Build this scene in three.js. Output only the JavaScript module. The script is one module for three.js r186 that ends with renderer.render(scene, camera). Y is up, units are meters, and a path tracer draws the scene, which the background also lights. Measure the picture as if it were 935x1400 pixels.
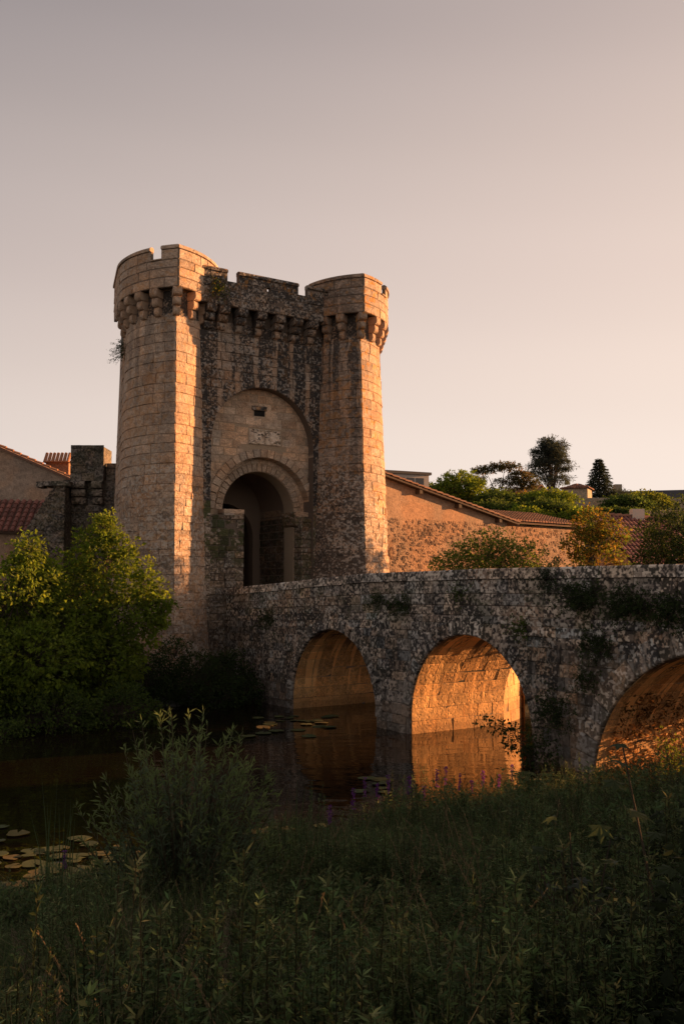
import * as THREE from 'three';

// ------------------------------------------------------------------ camera, sky, sun, exposure
const scene = new THREE.Scene();
const camera = new THREE.PerspectiveCamera(56.6, 683 / 1024, 0.1, 1500);
camera.position.set(0, 4, 0);
camera.rotation.x = Math.atan(100 / 1300);
const EXPOSURE = 2.9;
const renderer = new THREE.WebGLRenderer({ antialias: true });
renderer.toneMapping = THREE.LinearToneMapping;
renderer.toneMappingExposure = EXPOSURE;
renderer.shadowMap.enabled = true;

const SUN_DIR = new THREE.Vector3(0.9255, 0.1305, -0.3553).normalize();
{
  const toLin = (c) => (c /= 255, c <= 0.04045 ? c / 12.92 : ((c + 0.055) / 1.055) ** 2.4);
  // evening sky: peach at the horizon, mauve grey higher up, warmer and lighter towards the sun
  const bandNoise = (a, e) => { let v = 0; for (let k = 1; k <= 4; k++) v += Math.sin(a * (1.3 + k) + e * (0.35 + 0.28 * k) + k * k) * Math.sin(e * (0.16 + 0.11 * k) + a * 0.6 * k) / k; return v; };
  const table = [[0, 245, 230, 219], [6, 242, 226, 215], [12, 234, 216, 205], [18, 219, 201, 192], [25, 201, 185, 178], [32, 177, 164, 161], [50, 146, 138, 140], [90, 112, 108, 116]];
  const W = 512, H = 256, data = new Float32Array(W * H * 4), ex = 1 / EXPOSURE;
  const sh = Math.hypot(SUN_DIR.x, SUN_DIR.z);
  for (let j = 0; j < H; j++) for (let i = 0; i < W; i++) {
    const v = (j + 0.5) / H, u = (i + 0.5) / W, el = (v - 0.5) * Math.PI, az = (u - 0.5) * 2 * Math.PI;
    const dx = Math.cos(az), dz = Math.sin(az);
    const near = (dx * SUN_DIR.x + dz * SUN_DIR.z) / sh;          // 1 towards the sun
    const e = Math.max(0, el * 180 / Math.PI);
    let k = 0; while (k < table.length - 2 && e > table[k + 1][0]) k++;
    const a = table[k], b = table[k + 1], t = Math.min(1, (e - a[0]) / (b[0] - a[0]));
    const g = near < 0 ? -0.36 - 0.1 * (1 - Math.exp(near * 3)) : near - 0.36, up = Math.min(1, e / 32);
    const c = [1, 2, 3].map((q) => toLin(a[q] + (b[q] - a[q]) * t) * ex * Math.exp(g * (0.14 + 0.52 * up) * [1.12, 0.95, 0.76][q - 1]) * (1 + 0.012 * bandNoise(az, e)));
    const below = el < 0 ? Math.exp(el * 6) : 1;
    for (let q = 0; q < 3; q++) data[(j * W + i) * 4 + q] = c[q] * (0.25 + 0.75 * below);
    data[(j * W + i) * 4 + 3] = 1;
  }
  const sky = new THREE.DataTexture(data, W, H, THREE.RGBAFormat, THREE.FloatType);
  sky.mapping = THREE.EquirectangularReflectionMapping; sky.magFilter = THREE.LinearFilter; sky.minFilter = THREE.LinearFilter; sky.needsUpdate = true;
  scene.background = sky; scene.environment = sky;
}
const sun = new THREE.DirectionalLight(new THREE.Color().setRGB(1.0, 0.47, 0.185), 4.8);
sun.position.copy(SUN_DIR).multiplyScalar(120).add(new THREE.Vector3(0, 4, -30)); sun.target.position.set(0, 4, -30);
sun.castShadow = true; sun.shadow.mapSize.set(4096, 4096);
Object.assign(sun.shadow.camera, { left: -70, right: 70, top: 40, bottom: -40, near: 1, far: 320 });
scene.add(sun, sun.target);

// ------------------------------------------------------------------ random, noise, geometry helpers
let seed = 7;
function rnd() { seed |= 0; seed = seed + 0x6D2B79F5 | 0; let t = Math.imul(seed ^ seed >>> 15, 1 | seed); t = t + Math.imul(t ^ t >>> 7, 61 | t) ^ t; return ((t ^ t >>> 14) >>> 0) / 4294967296; }
const rr = (a, b) => a + (b - a) * rnd();
const gauss = () => (rnd() + rnd() + rnd() - 1.5) * 1.15;
const clamp = (x, a = 0, b = 1) => Math.min(b, Math.max(a, x));
const sstep = (a, b, x) => { const t = clamp((x - a) / (b - a)); return t * t * (3 - 2 * t); };
const mix = (a, b, t) => a + (b - a) * t;
const PERM = new Uint8Array(512); { const p = [...Array(256).keys()]; for (let i = 255; i > 0; i--) { const j = Math.floor(rnd() * (i + 1)); [p[i], p[j]] = [p[j], p[i]]; } for (let i = 0; i < 512; i++) PERM[i] = p[i & 255]; }
function vn(x, y) {                                                        // value noise 0..1
  const xi = Math.floor(x), yi = Math.floor(y); let fx = x - xi, fy = y - yi; fx = fx * fx * (3 - 2 * fx); fy = fy * fy * (3 - 2 * fy);
  const X = xi & 255, Y = yi & 255, A = PERM[X] + Y, B = PERM[(X + 1) & 255] + Y;
  const a = PERM[A & 255], b = PERM[B & 255], c = PERM[(A + 1) & 255], d = PERM[(B + 1) & 255];
  return (a + (b - a) * fx + (c - a) * fy + (a - b - c + d) * fx * fy) / 255;
}
function fbm(x, y, o = 4) { let s = 0, a = 0.5, n = 0; for (let i = 0; i < o; i++) { s += a * vn(x, y); n += a; x = x * 2.03 + 17.3; y = y * 2.03 + 5.1; a *= 0.5; } return s / n; }
const V = (x, y, z) => new THREE.Vector3(x, y, z);

class Geo {                                                                  // a bag of flat triangles with uv and colour
  constructor() { this.p = []; this.u = []; this.c = []; }
  tri(a, b, c, ua, ub, uc, col) {
    this.p.push(a.x, a.y, a.z, b.x, b.y, b.z, c.x, c.y, c.z);
    this.u.push(ua[0], ua[1], ub[0], ub[1], uc[0], uc[1]);
    for (let i = 0; i < 3; i++) this.c.push(col[0], col[1], col[2]);
  }
  quad(a, b, c, d, ua, ub, uc, ud, col) { this.tri(a, b, c, ua, ub, uc, col); this.tri(a, c, d, ua, uc, ud, col); }
  box(x0, x1, y0, y1, z0, z1, col, f = (x, y, z) => V(x, y, z)) {            // box in any frame given by f
    const P = (x, y, z) => f(x, y, z), q = (a, b, c, d, w, h) => this.quad(a, b, c, d, [0, 0], [w, 0], [w, h], [0, h], col);
    const dx = x1 - x0, dy = y1 - y0, dz = z1 - z0;
    q(P(x0, y0, z1), P(x1, y0, z1), P(x1, y1, z1), P(x0, y1, z1), dx, dy); q(P(x1, y0, z0), P(x0, y0, z0), P(x0, y1, z0), P(x1, y1, z0), dx, dy);
    q(P(x1, y0, z1), P(x1, y0, z0), P(x1, y1, z0), P(x1, y1, z1), dz, dy); q(P(x0, y0, z0), P(x0, y0, z1), P(x0, y1, z1), P(x0, y1, z0), dz, dy);
    q(P(x0, y1, z1), P(x1, y1, z1), P(x1, y1, z0), P(x0, y1, z0), dx, dz); q(P(x0, y0, z0), P(x1, y0, z0), P(x1, y0, z1), P(x0, y0, z1), dx, dz);
    return this;
  }
  tube(pts, radii, col, n = 6) {
    const rings = pts.map((p, i) => {
      const t = (pts[i + 1] || p).clone().sub(pts[i - 1] || p).normalize(), a = Math.abs(t.y) < 0.9 ? V(0, 1, 0) : V(1, 0, 0);
      const x = a.cross(t).normalize(), y = t.clone().cross(x);
      return [...Array(n + 1)].map((_, k) => { const q = k / n * Math.PI * 2; return p.clone().addScaledVector(x, Math.cos(q) * radii[i]).addScaledVector(y, Math.sin(q) * radii[i]); });
    });
    for (let i = 0; i < rings.length - 1; i++) for (let k = 0; k < n; k++) this.quad(rings[i][k], rings[i][k + 1], rings[i + 1][k + 1], rings[i + 1][k], [k / n, i], [(k + 1) / n, i], [(k + 1) / n, i + 1], [k / n, i + 1], col);
    return this;
  }
  build(o = V(0, 0, 0)) {
    const g = new THREE.BufferGeometry(), p = new Float32Array(this.p);
    for (let i = 0; i < p.length; i += 3) { p[i] -= o.x; p[i + 1] -= o.y; p[i + 2] -= o.z; }
    g.setAttribute('position', new THREE.BufferAttribute(p, 3)); g.setAttribute('uv', new THREE.BufferAttribute(new Float32Array(this.u), 2)); g.setAttribute('color', new THREE.BufferAttribute(new Float32Array(this.c), 3));
    g.computeVertexNormals(); return g;
  }
}
const used = {};
const numbered = (n) => { const k = used[n] = (used[n] ?? -1) + 1; return k ? n + '_' + String(k).padStart(3, '0') : n; };
const BASE = new Map();                                                      // world place of every thing, for its parts' geometry
function thing(name, label, category, at = V(0, 0, 0), group) {
  const o = new THREE.Group(); o.name = numbered(name); o.position.copy(at); o.userData = { label, category, kind: 'thing' }; if (group) o.userData.group = group;
  scene.add(o); BASE.set(o, at.clone()); return o;
}
function part(parent, name, geo, mat, kind) {                                // geo in world coordinates
  const base = BASE.get(parent) || V(0, 0, 0);
  const m = new THREE.Mesh(geo.build(base), mat); m.name = name; m.castShadow = m.receiveShadow = true; if (kind) m.userData.kind = kind;
  parent.add(m); BASE.set(m, base); return m;
}
function single(name, label, category, geo, mat, at = V(0, 0, 0), group) {
  const m = new THREE.Mesh(geo.build(at), mat); m.name = numbered(name); m.position.copy(at); m.castShadow = m.receiveShadow = true;
  m.userData = { label, category }; if (group) m.userData.group = group; scene.add(m); BASE.set(m, at.clone()); return m;
}
function setting(name, geo, mat, kind = 'structure') { const m = new THREE.Mesh(geo, mat); m.name = name; m.castShadow = m.receiveShadow = true; m.userData.kind = kind; scene.add(m); return m; }

// ------------------------------------------------------------------ procedural materials
function paint(w, h, fn, srgb = true) {
  const d = new Uint8Array(w * h * 4), enc = (x) => { x = clamp(x); return 255 * (srgb ? (x <= 0.0031308 ? 12.92 * x : 1.055 * x ** (1 / 2.4) - 0.055) : x); };
  for (let j = 0; j < h; j++) for (let i = 0; i < w; i++) { const c = fn((i + 0.5) / w, (j + 0.5) / h), k = (j * w + i) * 4; d[k] = enc(c[0]); d[k + 1] = enc(c[1]); d[k + 2] = enc(c[2]); d[k + 3] = 255; }
  const t = new THREE.DataTexture(d, w, h); t.colorSpace = srgb ? THREE.SRGBColorSpace : THREE.NoColorSpace;
  t.magFilter = THREE.LinearFilter; t.minFilter = THREE.LinearMipmapLinearFilter; t.generateMipmaps = true; t.wrapS = t.wrapT = THREE.RepeatWrapping; t.needsUpdate = true; return t;
}
const grainBump = paint(512, 512, (u, v) => {                                 // repeats every 2 m: pits and grain
  const w = (f, o, q) => { const s = fbm(u * f + q, v * f, o), t = fbm((u - 1) * f + q, v * f, o), e = sstep(0.8, 1, u); return mix(s, t, e); };
  let h = 0.5 * w(10, 4, 0) + 0.5 * w(40, 3, 9); const pit = w(26, 2, 50); if (pit > 0.66) h -= (pit - 0.66) * 2.4; return [h, h, h];
}, false);
const bumpFor = (r) => { const t = grainBump.clone(); t.repeat.set(r, r); t.needsUpdate = true; return t; };
const GB = bumpFor(0.5);
function stoneMat(map, x0, y0, W, H, bump = 0.032) {                           // uv in metres; map covers x0..x0+W, y0..y0+H
  if (map) { map.repeat.set(1 / W, 1 / H); map.offset.set(-x0 / W, -y0 / H); }
  return new THREE.MeshStandardMaterial({ map, vertexColors: true, roughness: 0.93, bumpMap: GB, bumpScale: bump });
}
const plain = (r, g, b, rough = 0.9, extra = {}) => new THREE.MeshStandardMaterial({ color: new THREE.Color().setRGB(r, g, b), roughness: rough, ...extra });
const tinted = (rough = 0.85, extra = {}) => new THREE.MeshStandardMaterial({ vertexColors: true, roughness: rough, side: THREE.DoubleSide, ...extra });
const leafMat = (t = 0.35) => new THREE.MeshPhysicalMaterial({ vertexColors: true, roughness: 1, side: THREE.DoubleSide, transmission: t, thickness: 0, specularIntensity: 0.15 });
const LEAF = leafMat(0.58), LEAF_DARK = leafMat(0.35), BARK = tinted(0.95, { bumpMap: GB, bumpScale: 0.02 });
const blend3 = (a, b, t) => [mix(a[0], b[0], t), mix(a[1], b[1], t), mix(a[2], b[2], t)];
const scale3 = (a, k) => [a[0] * k, a[1] * k, a[2] * k];
// weathering shared by the masonry maps; each layer has a grain and an outline of its own
function weather(c, x, y, o) {
  c = scale3(c, 0.80 + 0.40 * fbm(x * 1.1, y * 1.1, 3)); c = scale3(c, 0.70 + 0.60 * fbm(x * 8, y * 9, 3)); c = scale3(c, 0.70 + 0.60 * vn(x * 37, y * 37));
  const warm = fbm(x * 0.7 + 40, y * 0.7, 3); c = blend3(c, [c[0] * 1.12, c[1] * 0.98, c[2] * 0.86], sstep(0.45, 0.65, warm));
  if (o.black) { const n = 0.36 * fbm(x * 2.3 + 7, y * 2.0, 3) + 0.64 * fbm(x * 21 + 3, y * 19, 3), b = o.bt ?? 0.5; c = blend3(c, [0.030, 0.027, 0.025], o.black * sstep(b, b + 0.09, n)); }
  if (o.drip) { const n = fbm(x * 3.9 + 90, y * 0.16, 4) + (fbm(x * 11, y * 6, 3) - 0.5) * 0.26; c = blend3(c, [0.032, 0.029, 0.027], o.drip * sstep(0.46, 0.56, n)); }
  if (o.white) { const n = 0.75 * fbm(x * 15 + 3, y * 15 + 1, 2) + 0.25 * fbm(x * 1.3 + 20, y * 1.3, 3); c = blend3(c, [0.50, 0.44, 0.37], o.white * sstep(0.55, 0.61, n)); }
  if (o.orange) { const n = 0.65 * fbm(x * 7 + 60, y * 7, 3) + 0.35 * fbm(x * 0.9, y * 0.7 + 8, 2); c = blend3(c, [0.42, 0.19, 0.04], o.orange * sstep(0.56, 0.65, n)); }
  if (o.moss) { const n = fbm(x * 2.6 + 11, y * 2.6 + 4, 2) * 0.6 + 0.4 * fbm(x * 13, y * 13, 2); c = blend3(c, [0.055, 0.060, 0.018], o.moss * sstep(0.44, 0.56, n)); }
  return c;
}

// ------------------------------------------------------------------ frame of bridge and gate: s along the bridge towards the near bank, l across it
const P0 = V(1.82, 0, -25.95), SA = Math.sin(33 * Math.PI / 180), CA = Math.cos(33 * Math.PI / 180);
const at = (s, l, y = 0) => V(P0.x + SA * s + CA * l, y, P0.z + CA * s - SA * l);
const toSL = (x, z) => { const dx = x - P0.x, dz = z - P0.z; return [dx * SA + dz * CA, dx * CA - dz * SA]; };
function ground(x, z) {
  const [s, l] = toSL(x, z), n = (fbm(x * 0.35 + 100, z * 0.35 + 100, 3) - 0.5);
  const nearEdge = 8.3 + n * 1.6;
  let h = -0.9;
  if (s > nearEdge - 2) { const t = s - nearEdge; h = Math.max(h, t < 0 ? t * 0.45 : 2.3 * Math.min(1.15, (t / 12) ** 1.3)); }
  const e = l < 0 ? mix(-9.3, -7.6, sstep(-3, -5.5, l)) : l < 3.4 ? -9.0 : mix(-9.0, -1.7, sstep(3.3, 4.6, l)) - Math.max(0, l - 6) * 0.05;
  const t = e + n * 1.2 - s;
  if (t > -2) h = Math.max(h, t < 0 ? t * 0.45 : Math.min(1.3, t * 0.7) + (l > 4 ? 2.2 : 1.5) * (1 - Math.exp(-Math.max(0, t - 1.8) * 0.3)));
  const hill = sstep(-54, -78, z) * sstep(0, 12, x) * (x < 90 ? 1 : 0.6);
  h += hill * 6.6 + Math.max(0, -z - 80) * 0.055 * sstep(0, 12, x);
  return h + n * 0.12;
}
const onGround = (x, z) => V(x, ground(x, z), z);

// ------------------------------------------------------------------ masonry block: four (u,v) corners on a surface P(u,v,depth outwards)
function block(geo, P, q, { joint = 0.012, bevel = 0.015, deep = 0.16, proud = 0, rough = 0.006, col = [1, 1, 1], nu = 1, nv = 1 } = {}) {
  const cx = (q[0][0] + q[1][0] + q[2][0] + q[3][0]) / 4, cy = (q[0][1] + q[1][1] + q[2][1] + q[3][1]) / 4;
  const w = (Math.hypot(q[1][0] - q[0][0], q[1][1] - q[0][1]) + Math.hypot(q[2][0] - q[3][0], q[2][1] - q[3][1])) / 2, h = (Math.hypot(q[3][0] - q[0][0], q[3][1] - q[0][1]) + Math.hypot(q[2][0] - q[1][0], q[2][1] - q[1][1])) / 2;
  if (w < 0.05 || h < 0.05) return null;
  const bil = (a, b) => [mix(mix(q[0][0], q[1][0], a), mix(q[3][0], q[2][0], a), b), mix(mix(q[0][1], q[1][1], a), mix(q[3][1], q[2][1], a), b)];
  const grid = (ins, dep) => { const A = []; for (let j = 0; j <= nv; j++) for (let i = 0; i <= nu; i++) { const a = mix(ins / w, 1 - ins / w, i / nu), b = mix(ins / h, 1 - ins / h, j / nv), [u, v] = bil(a, b); const d = dep(i, j); A.push([P(u + (d.j ? d.j[0] : 0), v + (d.j ? d.j[1] : 0), d.d), [u, v]]); } return A; };
  const tu = gauss() * rough, tv = gauss() * rough, off = proud + gauss() * rough;
  const F = grid(joint + bevel, (i, j) => ({ d: off + tu * (i / nu - 0.5) * 2 + tv * (j / nv - 0.5) * 2 + ((i > 0 && i < nu) || (j > 0 && j < nv) ? rough * 0.8 : 0) + gauss() * rough * 0.4, j: [gauss() * rough * 0.6, gauss() * rough * 0.6] }));
  const R = grid(joint, () => ({ d: off - bevel * 1.1, j: [gauss() * rough * 0.3, gauss() * rough * 0.3] })), B = grid(joint, () => ({ d: proud - deep }));
  const k = (i, j) => j * (nu + 1) + i;
  for (let j = 0; j < nv; j++) for (let i = 0; i < nu; i++) { const a = F[k(i, j)], b = F[k(i + 1, j)], c = F[k(i + 1, j + 1)], d = F[k(i, j + 1)]; geo.quad(a[0], b[0], c[0], d[0], a[1], b[1], c[1], d[1], col); }
  const rim = []; for (let i = 0; i <= nu; i++) rim.push(k(i, 0)); for (let j = 1; j <= nv; j++) rim.push(k(nu, j)); for (let i = nu - 1; i >= 0; i--) rim.push(k(i, nv)); for (let j = nv - 1; j > 0; j--) rim.push(k(0, j));
  for (let i = 0; i < rim.length; i++) { const a = rim[i], b = rim[(i + 1) % rim.length]; for (const [O, I] of [[R, F], [B, R]]) geo.quad(O[a][0], O[b][0], I[b][0], I[a][0], O[a][1], O[b][1], I[b][1], I[a][1], col); }
  return P(cx, cy, 0);
}
const tone = (v = 0.1) => { const k = 1 + gauss() * v * 1.4, w = gauss() * v * 0.5; return [k * (1 + w), k, k * (1 - w)]; };
// lays blocks as parts; beyond `most` (ranked by seen size) they are joined into one part
function lay(parent, name, mat, list, most = 300) {
  list.sort((a, b) => b.rank - a.rank);
  list.slice(0, most).forEach((b) => part(parent, name, b.geo, mat));
  if (list.length > most) { const G = new Geo(); for (const b of list.slice(most)) { for (const v of b.geo.p) G.p.push(v); for (const v of b.geo.u) G.u.push(v); for (const v of b.geo.c) G.c.push(v); } part(parent, name + '_rest', G, mat, 'stuff'); }
}
function seenSize(c, n, area) { const v = camera.position.clone().sub(c), d = v.length(); return Math.max(0, n.dot(v) / d) * area / (d * d); }
function course(u0, u1, lo, hi) { const out = []; let u = u0; while (u < u1 - 0.02) { let w = rr(lo, hi); if (u1 - u - w < lo * 0.7) w = u1 - u; out.push([u, Math.min(u1, u + w)]); u += w; } return out; }

// ================================================================== GROUND AND WATER
{
  const xs = [], zs = [];
  for (let i = -70; i <= 70; i++) xs.push(Math.sinh(i / 70 * 4.1) * 5.2);
  for (let i = -110; i <= 60; i++) zs.push(-16 + Math.sinh(i / 70 * 2.9) * 5.5 * (i > 0 ? 1.6 : 1));
  const pos = [], uv = [], idx = [], col = [];
  for (const z of zs) for (const x of xs) { const y = ground(x, z); pos.push(x, y, z); uv.push(x, z); const n = fbm(x * 0.8, z * 0.8, 3); col.push(0.030 + 0.02 * n, 0.026 + 0.018 * n, 0.013 + 0.006 * n); }
  const W = xs.length; for (let j = 0; j < zs.length - 1; j++) for (let i = 0; i < W - 1; i++) { const a = j * W + i; idx.push(a, a + W, a + 1, a + 1, a + W, a + W + 1); }
  const g = new THREE.BufferGeometry(); g.setAttribute('position', new THREE.Float32BufferAttribute(pos, 3)); g.setAttribute('uv', new THREE.Float32BufferAttribute(uv, 2)); g.setAttribute('color', new THREE.Float32BufferAttribute(col, 3)); g.setIndex(idx); g.computeVertexNormals();
  setting('ground', g, new THREE.MeshStandardMaterial({ vertexColors: true, roughness: 1, bumpMap: GB, bumpScale: 0.04 }));
  const ripple = paint(512, 512, (u, v) => { const f = (a, b, o) => { const e = sstep(0.8, 1, u), k = sstep(0.8, 1, v); return mix(mix(fbm(u * a, v * b, o), fbm((u - 1) * a, v * b, o), e), mix(fbm(u * a, (v - 1) * b, o), fbm((u - 1) * a, (v - 1) * b, o), e), k); }; const h = 0.7 * f(5, 8, 2) + 0.3 * f(15, 22, 2); return [h, h, h]; }, false);
  ripple.repeat.set(40, 40);
  const wg = new THREE.PlaneGeometry(160, 160); wg.rotateX(-Math.PI / 2); wg.translate(20, 0, -40);
  setting('river_water', wg, new THREE.MeshPhysicalMaterial({ color: new THREE.Color().setRGB(0.010, 0.007, 0.004), roughness: 0.03, ior: 1.33, bumpMap: ripple, bumpScale: 0.012 }));
}

// ================================================================== TWIN GATE TOWERS
const TOP = 16.15, CREN = 15.6, PB = 14.6, CB = 13.8;
function towerPlan(R, p, back) {                                             // almond plan: list of {x,y,nx,ny,u}, x right, y forward, u = 0 on the prow
  const rho = (R * R + p * p) / (2 * R), th = Math.asin(p / rho), side = [];
  for (let i = 0; i <= 40; i++) { const a = th * (1 - i / 40); side.push({ x: R - rho + rho * Math.cos(a), y: rho * Math.sin(a), nx: Math.cos(a), ny: Math.sin(a) }); }
  for (let i = 1; i <= 12; i++) side.push({ x: R, y: -back * i / 12, nx: 1, ny: 0 });
  side[0].u = 0; for (let i = 1; i < side.length; i++) side[i].u = side[i - 1].u + Math.hypot(side[i].x - side[i - 1].x, side[i].y - side[i - 1].y);
  return side;
}
function gateTower(name, label, ridgeS, ridgeL, rotDeg, mat, mortar, spec) {
  const R = 1.53, p = 2.66, rot = rotDeg * Math.PI / 180, plan = towerPlan(R, p, 3.2), umax = plan[plan.length - 1].u;
  const fw = V(Math.sin(rot), 0, Math.cos(rot)), rt = V(Math.cos(rot), 0, -Math.sin(rot));
  const C = at(ridgeS, ridgeL).addScaledVector(fw, -p * (1 + spec.batter * 0.42));
  const k = (y) => 1.0 + spec.batter * clamp((13.8 - y) / 13.8) + 0.06 * clamp((4.5 - y) / 4.5) ** 1.5;
  const look = (u) => { const a = Math.abs(u); let i = 0; while (i < plan.length - 2 && plan[i + 1].u < a) i++; const A = plan[i], B = plan[i + 1], t = (a - A.u) / (B.u - A.u), s = u < 0 ? -1 : 1; return [s * mix(A.x, B.x, t), mix(A.y, B.y, t), s * mix(A.nx, B.nx, t), mix(A.ny, B.ny, t)]; };
  const P = (u, y, d) => { const [x, f, nx, nf] = look(u), q = k(Math.min(y, 13.8)); return C.clone().addScaledVector(rt, x * q + nx * d).addScaledVector(fw, f * q + nf * d).setY(y); };
  const N = (u) => { const [, , nx, nf] = look(u); return V(0, 0, 0).addScaledVector(rt, nx).addScaledVector(fw, nf); };
  // near the prow the two faces' offsets would leave a gap: the crown is pushed out along the prow as well
  const PC = (u, y, d) => { const a = Math.abs(u), w = Math.exp(-a * 6); const q = P(u, y, d); const [nx, nf] = [look(0.0001)[2], look(0.0001)[3]]; if (w > 0.01) q.addScaledVector(rt, -Math.sign(u || 1) * nx * d * w).addScaledVector(fw, (d / nf - nf * d) * w); return q; };
  const t = thing(name, label, 'tower', C.clone().setY(ground(C.x, C.z)));
  // core behind the joints
  const core = new Geo(), us = plan.map((q) => q.u), all = [...us.slice(1).reverse().map((u) => -u), 0, ...us.slice(1)];
  const ys = []; for (let y = -0.6; y < 15; y += 0.5) ys.push(y); ys.push(15.2);
  for (let j = 0; j < ys.length - 1; j++) for (let i = 0; i < all.length - 1; i++) core.quad(PC(all[i], ys[j], -0.022), PC(all[i + 1], ys[j], -0.022), PC(all[i + 1], ys[j + 1], -0.022), PC(all[i], ys[j + 1], -0.022), [all[i], ys[j]], [all[i + 1], ys[j]], [all[i + 1], ys[j + 1]], [all[i], ys[j + 1]], [0.62, 0.62, 0.62]);
  for (let j = 0; j < ys.length - 1; j++) core.quad(P(umax, ys[j], 0), P(-umax, ys[j], 0), P(-umax, ys[j + 1], 0), P(umax, ys[j + 1], 0), [0, ys[j]], [3, ys[j]], [3, ys[j + 1]], [0, ys[j + 1]], [1, 1, 1]);
  for (let i = 0; i < all.length - 1; i++) core.tri(PC(all[i], 15.2, -0.02), PC(all[i + 1], 15.2, -0.02), C.clone().setY(15.2), [0, 0], [1, 0], [0, 1], [1, 1, 1]);
  part(t, 'shaft_core', core, mat);
  // shaft courses, rougher and smaller towards the foot
  const blocks = []; let y = 0.2;
  while (y < CB - 0.02) {
    let h = y < 7.4 ? rr(0.2, 0.36) : rr(0.31, 0.42); if (CB - y - h < 0.2) h = CB - y;
    const low = y < 7.4;
    for (const sgn of [-1, 1]) for (const [a, b] of course(0, umax - 0.05, low ? 0.2 : 0.4, low ? 0.6 : 0.95)) {
      const g = new Geo(), u0 = sgn * a, u1 = sgn * b, q = sgn > 0 ? [[u0, y], [u1, y], [u1, y + h], [u0, y + h]] : [[u1, y], [u0, y], [u0, y + h], [u1, y + h]];
      const c = block(g, PC, q, { joint: low ? 0.0035 : 0.007 + 0.006 * rnd(), bevel: low ? 0.012 : 0.013, rough: low ? 0.014 : 0.008, col: tone(0.085), nu: b - a > 0.6 && a < 3 ? 2 : 1 });
      if (c) blocks.push({ geo: g, rank: seenSize(c, N((u0 + u1) / 2), h * (b - a)) * (c.y > 3.6 ? 1 : 0.2) });
    }
    y += h;
  }
  lay(t, 'ashlar_block', mat, blocks);
  // corbels of three rounded tiers
  const D = 0.36, UL = spec.span[0], UR = spec.span[1], corbelAt = [0.0]; for (let u = 0.7; u < 4.6; u += 0.7) { if (u < UR - 0.1) corbelAt.push(u); if (-u > UL + 0.1) corbelAt.push(-u); }
  for (const u of corbelAt) {
    const g = new Geo(), col = tone(0.12), w = 0.115;
    const n = N(u || 0.0001); if (u === 0) n.copy(fw); const side = V(n.z, 0, -n.x), o = u === 0 ? PC(0, 13.8, 0) : P(u, 13.8, 0);
    const F = (x, yy, z) => o.clone().addScaledVector(side, x).addScaledVector(n, z).setY(yy);
    [[13.64, 13.96, 0.17], [13.97, 14.28, 0.28], [14.29, 14.60, 0.38]].forEach(([a, b, out], i) => {
      const ww = w + 0.02 * i + gauss() * 0.008, steps = 5, prof = [[-0.1, a]];
      for (let q = 0; q <= steps; q++) { const an = q / steps * Math.PI * 0.5; prof.push([out - 0.13 + 0.13 * Math.sin(an), a + 0.15 - 0.15 * Math.cos(an)]); }
      prof.push([out - 0.01, b - 0.03], [out - 0.04, b], [-0.1, b]);
      for (let q = 0; q < prof.length - 1; q++) { const A = prof[q], B = prof[q + 1]; g.quad(F(-ww, A[1], A[0]), F(ww, A[1], A[0]), F(ww, B[1], B[0]), F(-ww, B[1], B[0]), [u - ww, A[1] - 3], [u + ww, A[1] - 3], [u + ww, B[1] - 3], [u - ww, B[1] - 3], col); }
      for (const sd of [-1, 1]) for (let q = 1; q < prof.length - 1; q++) { const pt = [prof[0], prof[q], prof[q + 1]].map((m) => F(sd * ww, m[1], m[0])); g.tri(pt[0], pt[sd > 0 ? 2 : 1], pt[sd > 0 ? 1 : 2], [u, 11], [u, 11.1], [u + 0.1, 11.1], col); }
    });
    part(t, 'corbel', g, mat);
  }
  // parapet: a ring on the corbels, with gaps (crenels) and small loopholes
  const solid = (u, yy) => u > UL && u < UR && !(spec.crenels.some(([a, b]) => u > a && u < b) && yy > CREN) && !spec.holes.some(([a, b, c, d]) => u > a && u < b && yy > c && yy < d);
  const cutsU = [...new Set([UL, UR, ...all.filter((_, i) => i % 2 === 0), ...spec.crenels.flat(), ...spec.holes.flatMap((q) => [q[0], q[1]])])].sort((a, b) => a - b), cutsY = [...new Set([PB, CREN, TOP - 0.17, ...spec.holes.flatMap((q) => [q[2], q[3]])])].sort((a, b) => a - b);
  const ring = new Geo(), DI = 0.22;
  for (let i = 0; i < cutsU.length - 1; i++) for (let j = 0; j < cutsY.length - 1; j++) {
    const a = cutsU[i], b = cutsU[i + 1], c = cutsY[j], d = cutsY[j + 1]; if (!solid((a + b) / 2, (c + d) / 2)) continue;
    ring.box(a, b, c, d, DI, D - 0.02, [0.8, 0.8, 0.8], (u, yy, dd) => PC(u, yy, dd));
  }
  part(t, 'parapet_core', ring, mortar);
  const floor = new Geo(); for (let i = 0; i < all.length - 1; i++) floor.quad(PC(all[i], 15.25, -0.5), PC(all[i + 1], 15.25, -0.5), PC(all[i + 1], 15.25, 0.23), PC(all[i], 15.25, 0.23), [0, 0], [1, 0], [1, 1], [0, 1], [0.6, 0.6, 0.6]);
  part(t, 'wall_walk', floor, mortar);
  const pbl = [];
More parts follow.
